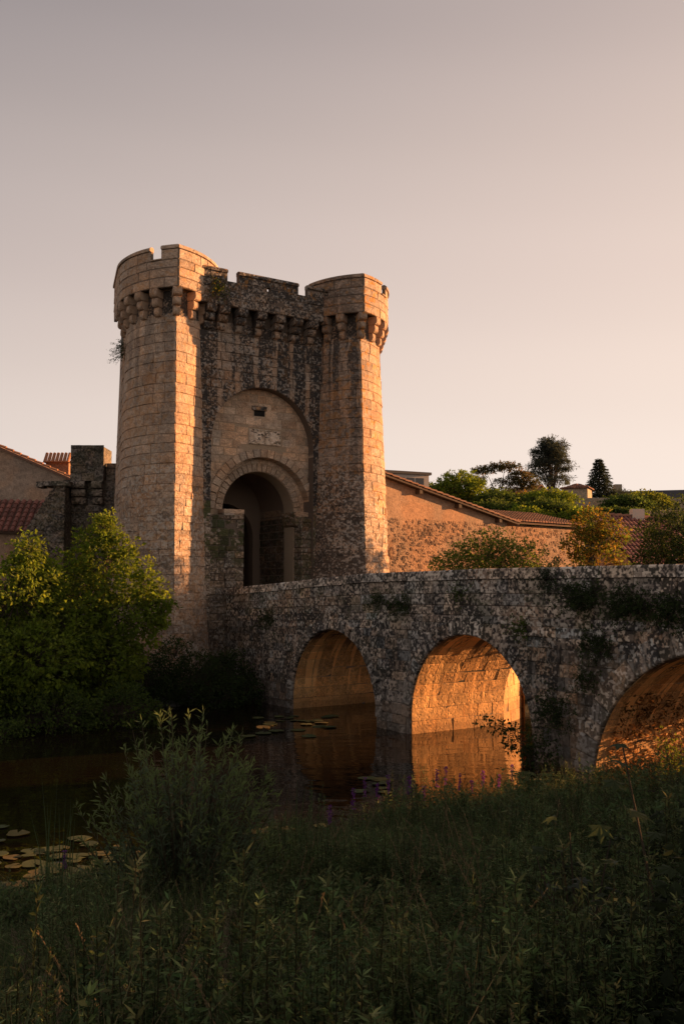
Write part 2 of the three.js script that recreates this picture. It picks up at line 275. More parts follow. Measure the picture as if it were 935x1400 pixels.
  for (const [y0, y1] of [[PB, PB + 0.36], [PB + 0.36, PB + 0.7], [PB + 0.7, CREN], [CREN, TOP - 0.17]]) {
    const edges = [...new Set([UL, 0, UR, ...(y0 >= CREN - 0.01 ? spec.crenels.flat() : []), ...spec.holes.filter((q) => q[2] < y1 && q[3] > y0).flatMap((q) => [q[0], q[1]])])].sort((a, b) => a - b);
    for (let i = 0; i < edges.length - 1; i++) {
      const A = edges[i], B = edges[i + 1], mid = (A + B) / 2; const hole = spec.holes.find((q) => mid > q[0] && mid < q[1] && q[2] < y1 && q[3] > y0);
      if (y0 >= CREN - 0.01 && spec.crenels.some(([a, b]) => mid > a && mid < b)) continue;
      const spans = hole ? [[y0, hole[2]], [hole[3], y1]].filter(([a, b]) => b - a > 0.06) : [[y0, y1]];
      for (const [v0, v1] of spans) for (const [a, b] of course(A, B, 0.4, 0.85)) { const g = new Geo(), c = block(g, PC, [[a, v0], [b, v0], [b, v1], [a, v1]], { proud: D, deep: 0.06, col: tone(0.10), nu: b - a > 0.5 ? 2 : 1, rough: 0.007 }); if (c) pbl.push({ geo: g, rank: seenSize(c, N(mid), (b - a) * (v1 - v0)) }); }
    }
  }
  lay(t, 'parapet_block', mat, pbl, 140);
  // coping stones with a rounded back, and sills in the crenels
  const cop = (a, b, yy, h) => { const g = new Geo(), col = tone(0.1), prof = [[D + 0.05, 0], [D + 0.055, h * 0.55], [D - 0.03, h * 0.95], [D - 0.08, h], [0.19, h * 0.85], [0.19, 0]]; const n = 3;
    for (let i = 0; i < n; i++) for (let q = 0; q < prof.length; q++) { const A = prof[q], B = prof[(q + 1) % prof.length], u0 = mix(a + 0.006, b - 0.006, i / n), u1 = mix(a + 0.006, b - 0.006, (i + 1) / n); g.quad(PC(u0, yy + A[1], A[0]), PC(u1, yy + A[1], A[0]), PC(u1, yy + B[1], B[0]), PC(u0, yy + B[1], B[0]), [u0, yy + A[1]], [u1, yy + A[1]], [u1, yy + B[1]], [u0, yy + B[1]], col); }
    for (const u of [a + 0.006, b - 0.006]) for (let q = 1; q < prof.length - 1; q++) g.tri(PC(u, yy + prof[0][1], prof[0][0]), PC(u, yy + prof[q][1], prof[q][0]), PC(u, yy + prof[q + 1][1], prof[q + 1][0]), [u, yy], [u, yy + 0.1], [u, yy + 0.1], col);
    part(t, 'coping_stone', g, mat); };
  const runs = [...new Set([UL, 0, UR, ...spec.crenels.flat()])].sort((a, b) => a - b);
  for (let i = 0; i < runs.length - 1; i++) { const m = (runs[i] + runs[i + 1]) / 2, gap = spec.crenels.some(([a, b]) => m > a && m < b); if (gap) cop(runs[i], runs[i + 1], CREN, 0.07); else for (const [a, b] of course(runs[i], runs[i + 1], 0.6, 0.95)) cop(a, b, TOP - 0.17, 0.17); }
  return { t, P, PC, N, C, umax };
}
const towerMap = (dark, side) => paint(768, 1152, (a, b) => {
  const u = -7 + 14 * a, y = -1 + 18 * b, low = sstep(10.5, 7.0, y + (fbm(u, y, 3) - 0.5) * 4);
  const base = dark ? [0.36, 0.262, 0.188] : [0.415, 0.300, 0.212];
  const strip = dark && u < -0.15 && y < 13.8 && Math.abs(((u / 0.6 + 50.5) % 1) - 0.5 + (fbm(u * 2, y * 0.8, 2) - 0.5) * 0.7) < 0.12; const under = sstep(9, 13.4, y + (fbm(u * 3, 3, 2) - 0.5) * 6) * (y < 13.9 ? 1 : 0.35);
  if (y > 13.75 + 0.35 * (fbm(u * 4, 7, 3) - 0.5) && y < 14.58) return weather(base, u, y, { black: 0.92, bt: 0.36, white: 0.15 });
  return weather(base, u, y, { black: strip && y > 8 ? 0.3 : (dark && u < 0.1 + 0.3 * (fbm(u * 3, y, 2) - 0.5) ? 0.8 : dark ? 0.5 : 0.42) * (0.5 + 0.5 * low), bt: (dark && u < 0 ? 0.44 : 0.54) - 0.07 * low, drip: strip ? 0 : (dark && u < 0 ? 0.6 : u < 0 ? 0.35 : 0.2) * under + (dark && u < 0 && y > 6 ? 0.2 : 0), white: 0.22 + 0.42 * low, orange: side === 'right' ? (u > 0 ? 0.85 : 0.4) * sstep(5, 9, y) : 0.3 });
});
const mortarMat = plain(0.16, 0.12, 0.088, 1, { bumpMap: GB, bumpScale: 0.03 });
const mortarDark = plain(0.12, 0.092, 0.070, 1, { bumpMap: GB, bumpScale: 0.03 });
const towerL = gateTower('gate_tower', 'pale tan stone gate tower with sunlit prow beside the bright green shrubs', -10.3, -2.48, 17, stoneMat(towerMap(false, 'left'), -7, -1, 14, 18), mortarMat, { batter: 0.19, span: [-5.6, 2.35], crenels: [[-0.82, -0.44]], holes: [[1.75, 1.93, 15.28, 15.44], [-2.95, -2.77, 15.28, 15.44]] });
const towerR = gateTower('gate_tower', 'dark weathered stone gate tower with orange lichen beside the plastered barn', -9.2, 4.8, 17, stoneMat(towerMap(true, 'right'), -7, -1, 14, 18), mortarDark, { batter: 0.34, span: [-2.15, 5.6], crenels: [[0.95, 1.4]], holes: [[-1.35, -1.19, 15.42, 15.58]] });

// ================================================================== GATE WALL BETWEEN THE TOWERS
{
  const LW = -1.5, LE = 4.8;
  const t = thing('gate_wall', 'dark streaked gate wall with arched passage and white relief panel between the towers', 'gatehouse', at(-12, 1.6, 2.4));
  const map = paint(640, 1280, (a, b) => {
    const x = -2 + 8 * a, y = 1 + 16 * b, inner = Math.hypot(x - 1.5, y - 9.35) < 2.2 || (Math.abs(x - 1.5) < 2.2 && y < 9.35);
    if (inner && y > 6.7) return weather([0.42, 0.315, 0.225], x, y, { black: 0.25, bt: 0.6, white: 0.12 });
    if (y < 7.1) return weather([0.24, 0.18, 0.125], x, y, { black: 0.7, bt: 0.48, moss: x < 1.2 ? 0.95 * sstep(4.2, 5.4, y + (fbm(x * 3, y * 3, 2) - 0.5) * 2) : 0.6, white: 0.5 });
    // below the machicolation: stone sheltered by each corbel stayed pale, between them rain runs left black streaks
    const wob = (fbm(x * 2 + 5, y * 1.3, 3) - 0.5) * 0.16; let pale = 0; for (const cx of [-0.42, 0.33, 1.14, 1.95, 2.72, 3.42]) pale = Math.max(pale, sstep(0.13, 0.06, Math.abs(x - cx + wob)));
    pale = Math.max(pale, sstep(0.25, 0.15, Math.abs(x + 0.12 + wob)) * 0.9) * sstep(0.30, 0.46, fbm(x * 5, y * 1.6 + 9, 3));
    const c = weather([0.24, 0.182, 0.135], x, y, { black: 0.95, bt: 0.375, drip: y < 13.7 ? 0.97 * (1 - pale) : 0.3, white: 0.4, orange: y > 15.2 ? 0.5 : 0.15 });
    return y < 13.8 ? blend3(c, weather([0.31, 0.235, 0.172], x, y, { white: 0.2 }), pale * 0.85) : c;
  });
  const mat = stoneMat(map, -2, 1, 8, 16);
  const jointPale = plain(0.33, 0.25, 0.17, 1, { bumpMap: GB, bumpScale: 0.02 });
  const surf = (s0) => (l, y, d) => at(s0 + d, l, y);
  const nrm = V(SA, 0, CA);
  const put = (list, s0, q, o) => { const g = new Geo(), c = block(g, surf(s0), q, o); if (c) list.push({ geo: g, rank: seenSize(c, nrm, 0.2) }); };
  const oC = 1.5, oY = 9.35, oR = 2.2, iC = 1.68, iY = 6.85, iR = 1.55;
  const SW = -11.1, ST = -11.5, SI = -11.85;
  // cores: cross sections with the arch cut out, pushed back along the passage
  const slab = (name, s0, s1, y1, hole, m) => {
    const sh = new THREE.Shape(); sh.moveTo(LW, 0.6); sh.lineTo(hole.x0, 0.6); sh.lineTo(hole.x0, hole.spring);
    for (let i = 0; i <= 28; i++) { const a = Math.PI * (1 - i / 28); sh.lineTo(hole.c + hole.r * Math.cos(a), hole.cy + hole.r * Math.sin(a)); }
    sh.lineTo(hole.x1, hole.spring); sh.lineTo(hole.x1, 0.6); sh.lineTo(LE, 0.6); sh.lineTo(LE, y1); sh.lineTo(LW, y1); sh.closePath();
    const e = new THREE.ExtrudeGeometry(sh, { depth: s1 - s0, bevelEnabled: false }), pos = e.attributes.position, G = new Geo();
    const pt = (i) => at(s0 + pos.getZ(i), pos.getX(i), pos.getY(i));
    for (let i = 0; i < pos.count; i += 3) G.tri(pt(i), pt(i + 1), pt(i + 2), ...[0, 1, 2].map((k) => [pos.getX(i + k) + pos.getZ(i + k), pos.getY(i + k)]), [1, 1, 1]);
    part(t, name, G, m);
  };
  slab('upper_wall_core', -11.9, SW - 0.03, 14.75, { x0: oC - oR, x1: oC + oR, spring: oY, c: oC, cy: oY, r: oR }, mortarDark);
  slab('tympanum_core', -12.1, ST - 0.014, 12.2, { x0: iC - 2.1, x1: iC + 2.1, spring: iY, c: iC, cy: iY, r: 2.1 }, jointPale);
  slab('arch_core', -12.6, SI - 0.014, 9.6, { x0: iC - iR, x1: iC + iR, spring: iY, c: iC, cy: iY, r: iR }, jointPale);
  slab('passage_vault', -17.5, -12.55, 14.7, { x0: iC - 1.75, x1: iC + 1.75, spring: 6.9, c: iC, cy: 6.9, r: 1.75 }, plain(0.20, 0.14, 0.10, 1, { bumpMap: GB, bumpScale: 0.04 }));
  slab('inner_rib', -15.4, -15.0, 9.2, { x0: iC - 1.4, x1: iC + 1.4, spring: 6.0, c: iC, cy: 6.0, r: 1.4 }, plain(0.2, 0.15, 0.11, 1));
  part(t, 'added_end_wall', new Geo().box(LW, LE, 0.6, 14.6, -17.9, -17.5, [1, 1, 1], (l, y, s) => at(s, l, y)), plain(0.16, 0.12, 0.09, 1));  // wall added to close the passage, so its inside stays dark
  // stones of the right passage wall
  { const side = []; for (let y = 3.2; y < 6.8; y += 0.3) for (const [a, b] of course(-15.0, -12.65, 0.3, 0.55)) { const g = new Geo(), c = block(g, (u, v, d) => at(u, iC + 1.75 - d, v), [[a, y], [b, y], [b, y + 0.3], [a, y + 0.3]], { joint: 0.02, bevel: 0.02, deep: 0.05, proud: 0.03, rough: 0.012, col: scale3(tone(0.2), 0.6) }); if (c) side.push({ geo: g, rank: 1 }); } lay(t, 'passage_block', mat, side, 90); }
  // upper wall blocks around the outer arch
  const upper = [];
  for (let y = 2.6; y < 13.85;) {
    let h = rr(0.32, 0.4); if (13.9 - y - h < 0.2) h = 13.9 - y; const m = y + h / 2, rad = oR + 0.16;
    const half = m < oY ? rad : m < oY + rad ? Math.sqrt(rad * rad - (m - oY) ** 2) : 0;
    const edge = (yy) => yy < oY ? rad : Math.sqrt(Math.max(0, rad * rad - (yy - oY) ** 2));
    const spans = half > 0.05 ? [[LW, oC - half, 1], [oC + half, LE, -1]] : [[LW, LE, 0]];
    for (const [A, B, w] of spans) for (const [a, b] of course(A, B, 0.35, 0.8)) {
      const q = [[a, y], [b, y], [b, y + h], [a, y + h]]; if (w > 0 && b >= B - 0.001) { q[1][0] = oC - edge(y); q[2][0] = oC - edge(y + h); } if (w < 0 && a <= A + 0.001) { q[0][0] = oC + edge(y); q[3][0] = oC + edge(y + h); }
      put(upper, SW, q, { col: tone(0.1), rough: 0.008, deep: 0.1 });
    }
    y += h;
  }
  lay(t, 'wall_block', mat, upper);
  const ringOf = (name, c, cy, r0, r1, s0, n, opt, a0 = 0, a1 = Math.PI) => { const L = []; for (let i = 0; i < n; i++) { const A = mix(a1, a0, i / n), B = mix(a1, a0, (i + 1) / n), pt = (a, r) => [c + r * Math.cos(a), cy + r * Math.sin(a)]; put(L, s0, [pt(A, r0), pt(B, r0), pt(B, r1), pt(A, r1)], { ...opt, col: scale3(tone(0.12), opt.k ?? 1) }); } lay(t, name, mat, L); };
  ringOf('outer_arch_voussoir', oC, oY, oR, oR + 0.34, SW, 27, { deep: 0.42, proud: 0.012, rough: 0.006 }, -0.15, Math.PI + 0.15);
  { const J = []; for (let y = 2.6; y < 9.05;) { const h = rr(0.3, 0.42); for (const [a, b] of [[oC - oR - 0.34, oC - oR], [oC + oR, oC + oR + 0.34]]) put(J, SW, [[a, y], [b, y], [b, y + h], [a, y + h]], { deep: 0.42, proud: 0.012, rough: 0.006, col: tone(0.12) }); y += h; } lay(t, 'jamb_block', mat, J); }
  // tympanum
  const tym = [];
  for (let y = iY - 0.1; y < oY + oR + 0.1;) {
    const h = rr(0.26, 0.36), m = y + h / 2, R2 = 2.36, out = (yy) => yy < oY ? oR + 0.05 : Math.sqrt(Math.max(0, (oR + 0.12) ** 2 - (yy - oY) ** 2)), inn = (yy) => yy < iY ? R2 : Math.sqrt(Math.max(0, R2 * R2 - (yy - iY) ** 2));
    const o = out(m), n = inn(m); const spans = n > 0.08 ? [[oC - o, iC - n], [iC + n, oC + o]] : [[oC - o, oC + o]];
    for (const [A, B] of spans) if (B - A > 0.08) for (const [a, b] of course(A, B, 0.3, 0.75)) {
      if (b > 1.02 && a < 2.5 && y + h > 9.4 && y < 10.0) continue;                     // room for the relief panel
      if (b > 1.25 && a < 1.75 && y + h > 10.55 && y < 10.75) continue;                // and for the slit
      put(tym, ST, [[a, y], [b, y], [b, y + h], [a, y + h]], { joint: 0.014, bevel: 0.008, col: tone(0.16), rough: 0.004, deep: 0.05 });
    }
    y += h;
  }
  for (const [a, b, c, d] of [[0.45, 1.02, 9.36, 9.7], [0.5, 1.02, 9.7, 10.05], [2.5, 3.1, 9.38, 9.7], [2.5, 2.95, 9.7, 10.02], [1.02, 1.7, 10.04, 10.3], [1.7, 2.5, 10.04, 10.3], [1.75, 2.3, 10.4, 10.8], [0.75, 1.22, 10.42, 10.8], [1.22, 1.75, 10.3, 10.52]]) put(tym, ST, [[a, c], [b, c], [b, d], [a, d]], { joint: 0.014, bevel: 0.008, col: tone(0.16), rough: 0.004, deep: 0.05 });
  lay(t, 'tympanum_block', mat, tym);
  part(t, 'slit_shade_block', new Geo().box(1.27, 1.72, 10.52, 10.73, -0.3, 0.024, [1, 1, 1], (l, y, d) => at(ST - 0.02 + d, l, y)), plain(0.006, 0.005, 0.004, 1));  // solid near-black block; the shade of the opening is in its colour
  part(t, 'slit_lintel', new Geo().box(1.16, 1.8, 10.74, 10.9, -0.1, 0.06, [1, 1, 1], (l, y, d) => at(ST + d, l, y)), mat);
  ringOf('outer_order_voussoir', iC, iY, 2.06, 2.4, ST + 0.06, 23, { deep: 0.42, proud: 0, rough: 0.008, k: 0.92 });
  ringOf('ring_band_block', iC, iY, 1.88, 2.07, SI, 16, { deep: 0.1, rough: 0.003, joint: 0.008 });
  ringOf('inner_order_voussoir', iC, iY, iR, 1.88, SI + 0.03, 25, { deep: 0.5, rough: 0.006, joint: 0.016, k: 0.85 });
  // weathered white relief panel: two carved squares
  const panelMat = stoneMat(paint(256, 128, (a, b) => { const n = 0.5 * fbm(a * 10, b * 5, 3) + 0.5 * fbm(a * 44, b * 22, 2); return blend3([0.66, 0.55, 0.43], [0.06, 0.05, 0.042], sstep(0.56, 0.64, n)); }), 0, 0, 1.4, 0.62, 0.02);
  for (const [a, b] of [[1.06, 1.72], [1.75, 2.44]]) {
    const G = new Geo(), n = 22, H = (i, j) => { const e = Math.min(i, j, n - i, n - j), x = i / n, y = j / n; return e === 0 ? 0 : e === 1 ? 0.07 : 0.015 + 0.11 * Math.max(sstep(0.30, 0.22, Math.hypot(x - 0.5, (y - 0.5) * 0.8)) * (0.6 + 0.5 * fbm(x * 9 + a * 9, y * 9, 2)), sstep(0.52, 0.66, fbm(x * 6 + a * 9, y * 6, 3))); };
    const pp = (i, j) => at(ST + H(i, j) - 0.01, mix(a, b, i / n), mix(9.40, 10.0, j / n));
    for (let i = 0; i < n; i++) for (let j = 0; j < n; j++) { const uv = (i2, j2) => [a - 1.05 + (b - a) * i2 / n, 0.6 * j2 / n]; G.quad(pp(i, j), pp(i + 1, j), pp(i + 1, j + 1), pp(i, j + 1), uv(i, j), uv(i + 1, j), uv(i + 1, j + 1), uv(i, j + 1), [1, 1, 1]); }
    part(t, 'relief_panel', G, panelMat);
  }
  // imposts, jambs, and rough lower walls either side of the passage
  const impost = (a, b, y0, y1, s0, s1, out) => { const g = new Geo(), pr = [[0, y1], [out, y1], [out, y1 - 0.1], [out * 0.8, y0 + 0.18], [out * 0.35, y0 + 0.06], [0, y0]]; const sgn = b > a ? 1 : -1;
    const F = (q, s) => at(s, a + sgn * q[0] + (q[0] === 0 ? -sgn * 0.4 : 0), q[1]);
    for (let i = 0; i < pr.length; i++) { const A = pr[i], B = pr[(i + 1) % pr.length]; g.quad(F(A, s0), F(A, s1), F(B, s1), F(B, s0), [a + A[0], A[1]], [a + A[0] + 0.5, A[1]], [a + B[0] + 0.5, B[1]], [a + B[0], B[1]], [1, 1, 1]); }
    for (const s of [s0, s1]) for (let i = 1; i < pr.length - 1; i++) g.tri(F(pr[0], s), F(pr[i], s), F(pr[i + 1], s), [a, pr[0][1]], [a + pr[i][0], pr[i][1]], [a + pr[i + 1][0], pr[i + 1][1]], [1, 1, 1]);
    part(t, 'impost', g, mat); };
  impost(0.35, 1, 6.15, 6.85, -12.4, -11.35, 0.45); impost(3.40, 3, 6.2, 6.88, -12.5, -11.5, 0.34);
  const lower = [];
  part(t, 'jamb_core', new Geo().box(LW, 0.72, 1.0, 6.62, -12.6, -11.28, [1, 1, 1], (l, y, s) => at(s, l, y)), mortarDark);
  part(t, 'jamb_core', new Geo().box(3.3, LE, 1.0, 6.62, -12.6, -11.28, [1, 1, 1], (l, y, s) => at(s, l, y)), mortarDark);
  for (let y = 1.4; y < 6.6;) { const h = Math.min(rr(0.2, 0.34), 6.62 - y); if (h < 0.06) break;
    for (const [A, B] of [[-0.72, 0.75], [3.3, 3.72]]) for (const [a, b] of course(A, B, 0.22, 0.5)) put(lower, -11.25, [[a, y], [b, y], [b, y + h], [a, y + h]], { joint: 0.008, bevel: 0.02, rough: 0.018, deep: 0.1, col: scale3(tone(0.2), 0.8) });
    for (const [a, b] of course(-12.55, -11.26, 0.4, 0.6)) { const g = new Geo(), c = block(g, (u, v, d) => at(u, 3.3 - d, v), [[a, y], [b, y], [b, y + h], [a, y + h]], { deep: 0.04, proud: 0.03, col: tone(0.08), rough: 0.005 }); if (c) lower.push({ geo: g, rank: 0.001 }); }
    y += h; }
  lay(t, 'rubble_stone', mat, lower);
  // corbels, parapet, merlons
  for (const l of [-0.95, -0.42, 0.33, 1.14, 1.95, 2.72, 3.42]) {
    const g = new Geo(), col = tone(0.12);
    [[13.52, 13.79, 0.18], [13.80, 14.07, 0.34], [14.08, 14.37, 0.50]].forEach(([a, b, out], i) => {
      const ww = 0.17 + 0.015 * i + gauss() * 0.008, prof = [[-0.1, a]]; for (let q = 0; q <= 5; q++) { const an = q / 5 * Math.PI / 2; prof.push([out - 0.13 + 0.13 * Math.sin(an), a + 0.15 - 0.15 * Math.cos(an)]); } prof.push([out - 0.01, b - 0.03], [out - 0.04, b], [-0.1, b]);
      const F = (x, q) => at(SW + q[0], l + x, q[1]);
      for (let q = 0; q < prof.length - 1; q++) { const A = prof[q], B = prof[q + 1]; g.quad(F(-ww, A), F(ww, A), F(ww, B), F(-ww, B), [l - ww, A[1]], [l + ww, A[1]], [l + ww, B[1]], [l - ww, B[1]], col); }
      for (const sd of [-1, 1]) for (let q = 1; q < prof.length - 1; q++) g.tri(F(sd * ww, prof[0]), F(sd * ww, prof[q]), F(sd * ww, prof[q + 1]), [l, 14], [l, 14.1], [l + 0.1, 14.1], col);
    });
    part(t, 'corbel', g, mat);
  }
  const SP = -10.6, crens = [[-0.35, 0.12], [2.70, 3.12]], hole = [1.32, 1.48, 15.19, 15.34];
  const sh = new THREE.Shape(); sh.moveTo(LW, 14.37); sh.lineTo(LE, 14.37); sh.lineTo(LE, 15.6); sh.lineTo(3.12, 15.6); sh.lineTo(3.12, 15.3); sh.lineTo(2.7, 15.3); sh.lineTo(2.7, 15.6); sh.lineTo(0.12, 15.6); sh.lineTo(0.12, 15.3); sh.lineTo(-0.35, 15.3); sh.lineTo(-0.35, 15.6); sh.lineTo(LW, 15.6); sh.closePath();
  const hp = new THREE.Path(); hp.moveTo(hole[0], hole[2]); hp.lineTo(hole[0], hole[3]); hp.lineTo(hole[1], hole[3]); hp.lineTo(hole[1], hole[2]); hp.closePath(); sh.holes.push(hp);
  { const e = new THREE.ExtrudeGeometry(sh, { depth: 0.2, bevelEnabled: false }), pos = e.attributes.position, G = new Geo(); const pt = (i) => at(SP - 0.22 + pos.getZ(i), pos.getX(i), pos.getY(i)); for (let i = 0; i < pos.count; i += 3) G.tri(pt(i), pt(i + 1), pt(i + 2), ...[0, 1, 2].map((k) => [pos.getX(i + k), pos.getY(i + k)]), [0.8, 0.8, 0.8]); part(t, 'parapet_core', G, mortarDark); }
  part(t, 'wall_walk', new Geo().box(LW, LE, 14.55, 14.7, -13.5, SP - 0.35, [1, 1, 1], (l, y, s) => at(s, l, y)), mortarDark);
  const par = [];
  for (const [y0, y1] of [[14.37, 14.7], [14.7, 15.0], [15.0, 15.3], [15.3, 15.6]]) {
    const spans = y0 > 15.2 ? [[LW, -0.35], [0.12, 1.32], [1.48, 2.7], [3.12, LE]] : y0 > 14.9 ? [[LW, 1.32], [1.48, LE]] : [[LW, LE]];
    for (const [A, B] of spans) for (const [a, b] of course(A, B, 0.32, 0.8)) put(par, SP, [[a, y0], [b, y0], [b, y1], [a, y1]], { col: tone(0.12), rough: 0.012, deep: 0.06 });
    if (y0 > 14.9) put(par, SP, y0 < 15.2 ? [[1.32, 15.0], [1.48, 15.0], [1.48, 15.19], [1.32, 15.19]] : [[1.32, 15.34], [1.48, 15.34], [1.48, 15.6], [1.32, 15.6]], { col: tone(0.1), deep: 0.06 });
  }
  lay(t, 'parapet_block', mat, par);
  for (const [A, B] of [[LW, -0.35], [0.12, 2.7], [3.12, LE]]) for (const [a, b] of course(A, B, 0.55, 0.95)) {
    const g = new Geo(), col = tone(0.1), pr = [[0.05, 15.6], [0.055, 15.68], [-0.02, 15.75], [-0.12, 15.77], [-0.26, 15.74], [-0.26, 15.6]], F = (q, l) => at(SP + q[0], l, q[1]), a1 = a + 0.006, b1 = b - 0.006;
    for (let i = 0; i < 6; i++) { const p0 = pr[i], p1 = pr[(i + 1) % 6]; g.quad(F(p0, a1), F(p0, b1), F(p1, b1), F(p1, a1), [a, p0[1]], [b, p0[1]], [b, p1[1]], [a, p1[1]], col); }
    for (const l of [a1, b1]) for (let i = 1; i < 5; i++) g.tri(F(pr[0], l), F(pr[i], l), F(pr[i + 1], l), [l, 15.6], [l, 15.7], [l + 0.1, 15.7], col);
    part(t, 'coping_stone', g, mat);
  }
}

// ================================================================== STONE BRIDGE
const parTop = (s) => s < -2 ? mix(4.34, 3.84, clamp((-2 - s) / 9.8)) : mix(4.34, 4.41, clamp((s + 2) / 6));
{
  const W = 3.4, S0 = -11.2, S1 = 24;
  const arches = [{ c: -3.955, r: 2.365, y: 0.28 }, { c: 2.32, r: 2.32, y: 0.44 }, { c: 9.5, r: 3.1, y: -0.38 }];
  const t = thing('stone_bridge', 'old lichen covered stone arch bridge crossing the dark river to the gate', 'bridge', at(2, 1.7, -0.9));
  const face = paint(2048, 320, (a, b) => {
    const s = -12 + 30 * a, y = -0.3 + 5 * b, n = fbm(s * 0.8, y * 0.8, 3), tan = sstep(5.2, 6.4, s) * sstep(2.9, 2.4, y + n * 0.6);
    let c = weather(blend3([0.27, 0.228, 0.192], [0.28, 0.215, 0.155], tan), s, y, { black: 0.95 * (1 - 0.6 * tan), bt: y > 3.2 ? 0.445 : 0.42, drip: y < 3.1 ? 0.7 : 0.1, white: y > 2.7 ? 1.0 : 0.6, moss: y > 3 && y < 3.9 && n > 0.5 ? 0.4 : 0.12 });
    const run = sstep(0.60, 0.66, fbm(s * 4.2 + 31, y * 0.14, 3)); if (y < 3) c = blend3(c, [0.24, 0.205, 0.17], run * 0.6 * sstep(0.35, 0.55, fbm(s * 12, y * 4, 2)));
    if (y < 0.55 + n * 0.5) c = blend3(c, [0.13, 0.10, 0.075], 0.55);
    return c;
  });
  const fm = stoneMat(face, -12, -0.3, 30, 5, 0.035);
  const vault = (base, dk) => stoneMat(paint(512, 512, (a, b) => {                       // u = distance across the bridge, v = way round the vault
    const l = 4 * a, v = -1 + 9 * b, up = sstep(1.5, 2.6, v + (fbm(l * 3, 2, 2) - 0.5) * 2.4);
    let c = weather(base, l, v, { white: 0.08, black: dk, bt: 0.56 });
    const streakShade = fbm(l * 5.5 + v * 0.5, v * 0.35, 3) + (fbm(l * 14, v * 4, 2) - 0.5) * 0.3; c = blend3(c, [0.045, 0.034, 0.026], 0.92 * up * sstep(0.50 - 0.16 * sstep(1.6, 3.6, v), 0.58 - 0.16 * sstep(1.6, 3.6, v), streakShade));  // dark streaks, thickened upward to paint in shade on the upper vault
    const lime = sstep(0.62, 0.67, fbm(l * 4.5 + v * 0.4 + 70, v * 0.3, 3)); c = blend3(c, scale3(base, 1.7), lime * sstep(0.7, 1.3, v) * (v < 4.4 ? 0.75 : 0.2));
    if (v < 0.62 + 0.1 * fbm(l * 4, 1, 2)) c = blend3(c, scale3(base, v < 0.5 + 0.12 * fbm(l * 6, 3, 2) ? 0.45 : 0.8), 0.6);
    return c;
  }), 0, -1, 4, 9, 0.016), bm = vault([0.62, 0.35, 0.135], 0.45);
  // core: side elevation with the arches cut out
  const sh = new THREE.Shape(); sh.moveTo(S0, -0.9);
  for (const A of arches) { const foot = A.y >= -0.1; sh.lineTo(A.c - A.r, -0.9); for (let i = 0; i <= 32; i++) { const a = Math.PI * (1 - i / 32); sh.lineTo(A.c + A.r * Math.cos(a), A.y + A.r * Math.sin(a)); } sh.lineTo(A.c + A.r, -0.9); }
  sh.lineTo(S1, -0.9); for (let s = S1; s >= S0; s -= 1) sh.lineTo(s, parTop(s) - 0.98); sh.closePath();
  { const e = new THREE.ExtrudeGeometry(sh, { depth: W - 0.06, bevelEnabled: false }), pos = e.attributes.position, G = new Geo(); const pt = (i) => at(pos.getX(i), W - 0.03 - pos.getZ(i), pos.getY(i)); for (let i = 0; i < pos.count; i += 3) G.tri(pt(i), pt(i + 1), pt(i + 2), ...[0, 1, 2].map((k) => [pos.getX(i + k), pos.getY(i + k)]), [1, 1, 1]); part(t, 'bridge_core', G, fm); }
  for (const l0 of [0.03, W - 0.40]) { const G = new Geo(); for (let s = S0; s < S1 - 0.1; s += 1) { const e = Math.min(S1, s + 1); G.box(0, 1, 0, 1, l0, l0 + 0.37, [1, 1, 1], (x, y, l) => { const q = mix(s, e, x); return at(q, l, parTop(q) - 0.99 + y * 0.75); }); } part(t, 'parapet_core', G, mortarDark); }
  const N = V(-CA, 0, SA), P = (s, y, d) => at(s, -d, y), PB2 = (s, y, d) => at(s, W + d, y);
  // coping
  for (const [Q, name] of [[0, 'coping_stone'], [W - 0.37, 'far_coping_stone']]) for (const [a, b] of course(S0, 18, 0.65, 1.15)) {
    const g = new Geo(), col = scale3(tone(0.14), 1.3), pr = [[-0.06, -0.25], [-0.06, -0.03], [-0.03, 0], [0.35, 0.01], [0.40, -0.03], [0.40, -0.25]], dy = gauss() * 0.008, F = (q, s) => at(s, Q + q[0], parTop(s) + q[1] + dy);
    for (let i = 0; i < 6; i++) { const p0 = pr[i], p1 = pr[(i + 1) % 6], a1 = a + 0.008, b1 = b - 0.008; g.quad(F(p0, a1), F(p0, b1), F(p1, b1), F(p1, a1), [a, 4.3 + p0[1] - p0[0]], [b, 4.3 + p0[1] - p0[0]], [b, 4.3 + p1[1] - p1[0]], [a, 4.3 + p1[1] - p1[0]], col); }
    for (const s of [a + 0.008, b - 0.008]) for (let i = 1; i < 5; i++) g.tri(F(pr[0], s), F(pr[i], s), F(pr[i + 1], s), [s, 4], [s, 4.1], [s + 0.1, 4.1], col);
    part(t, name, g, fm);
  }
  // courses of parapet and spandrels (rows follow the parapet's rise)
  const par = [], span = [], REF = 4.41;
  const rows = []; let y = -0.35; while (y < REF - 0.26) { let h = y > 3.1 ? rr(0.24, 0.31) : rr(0.2, 0.34); if (REF - 0.26 - y - h < 0.15) h = REF - 0.26 - y; rows.push([y, y + h]); y += h; }
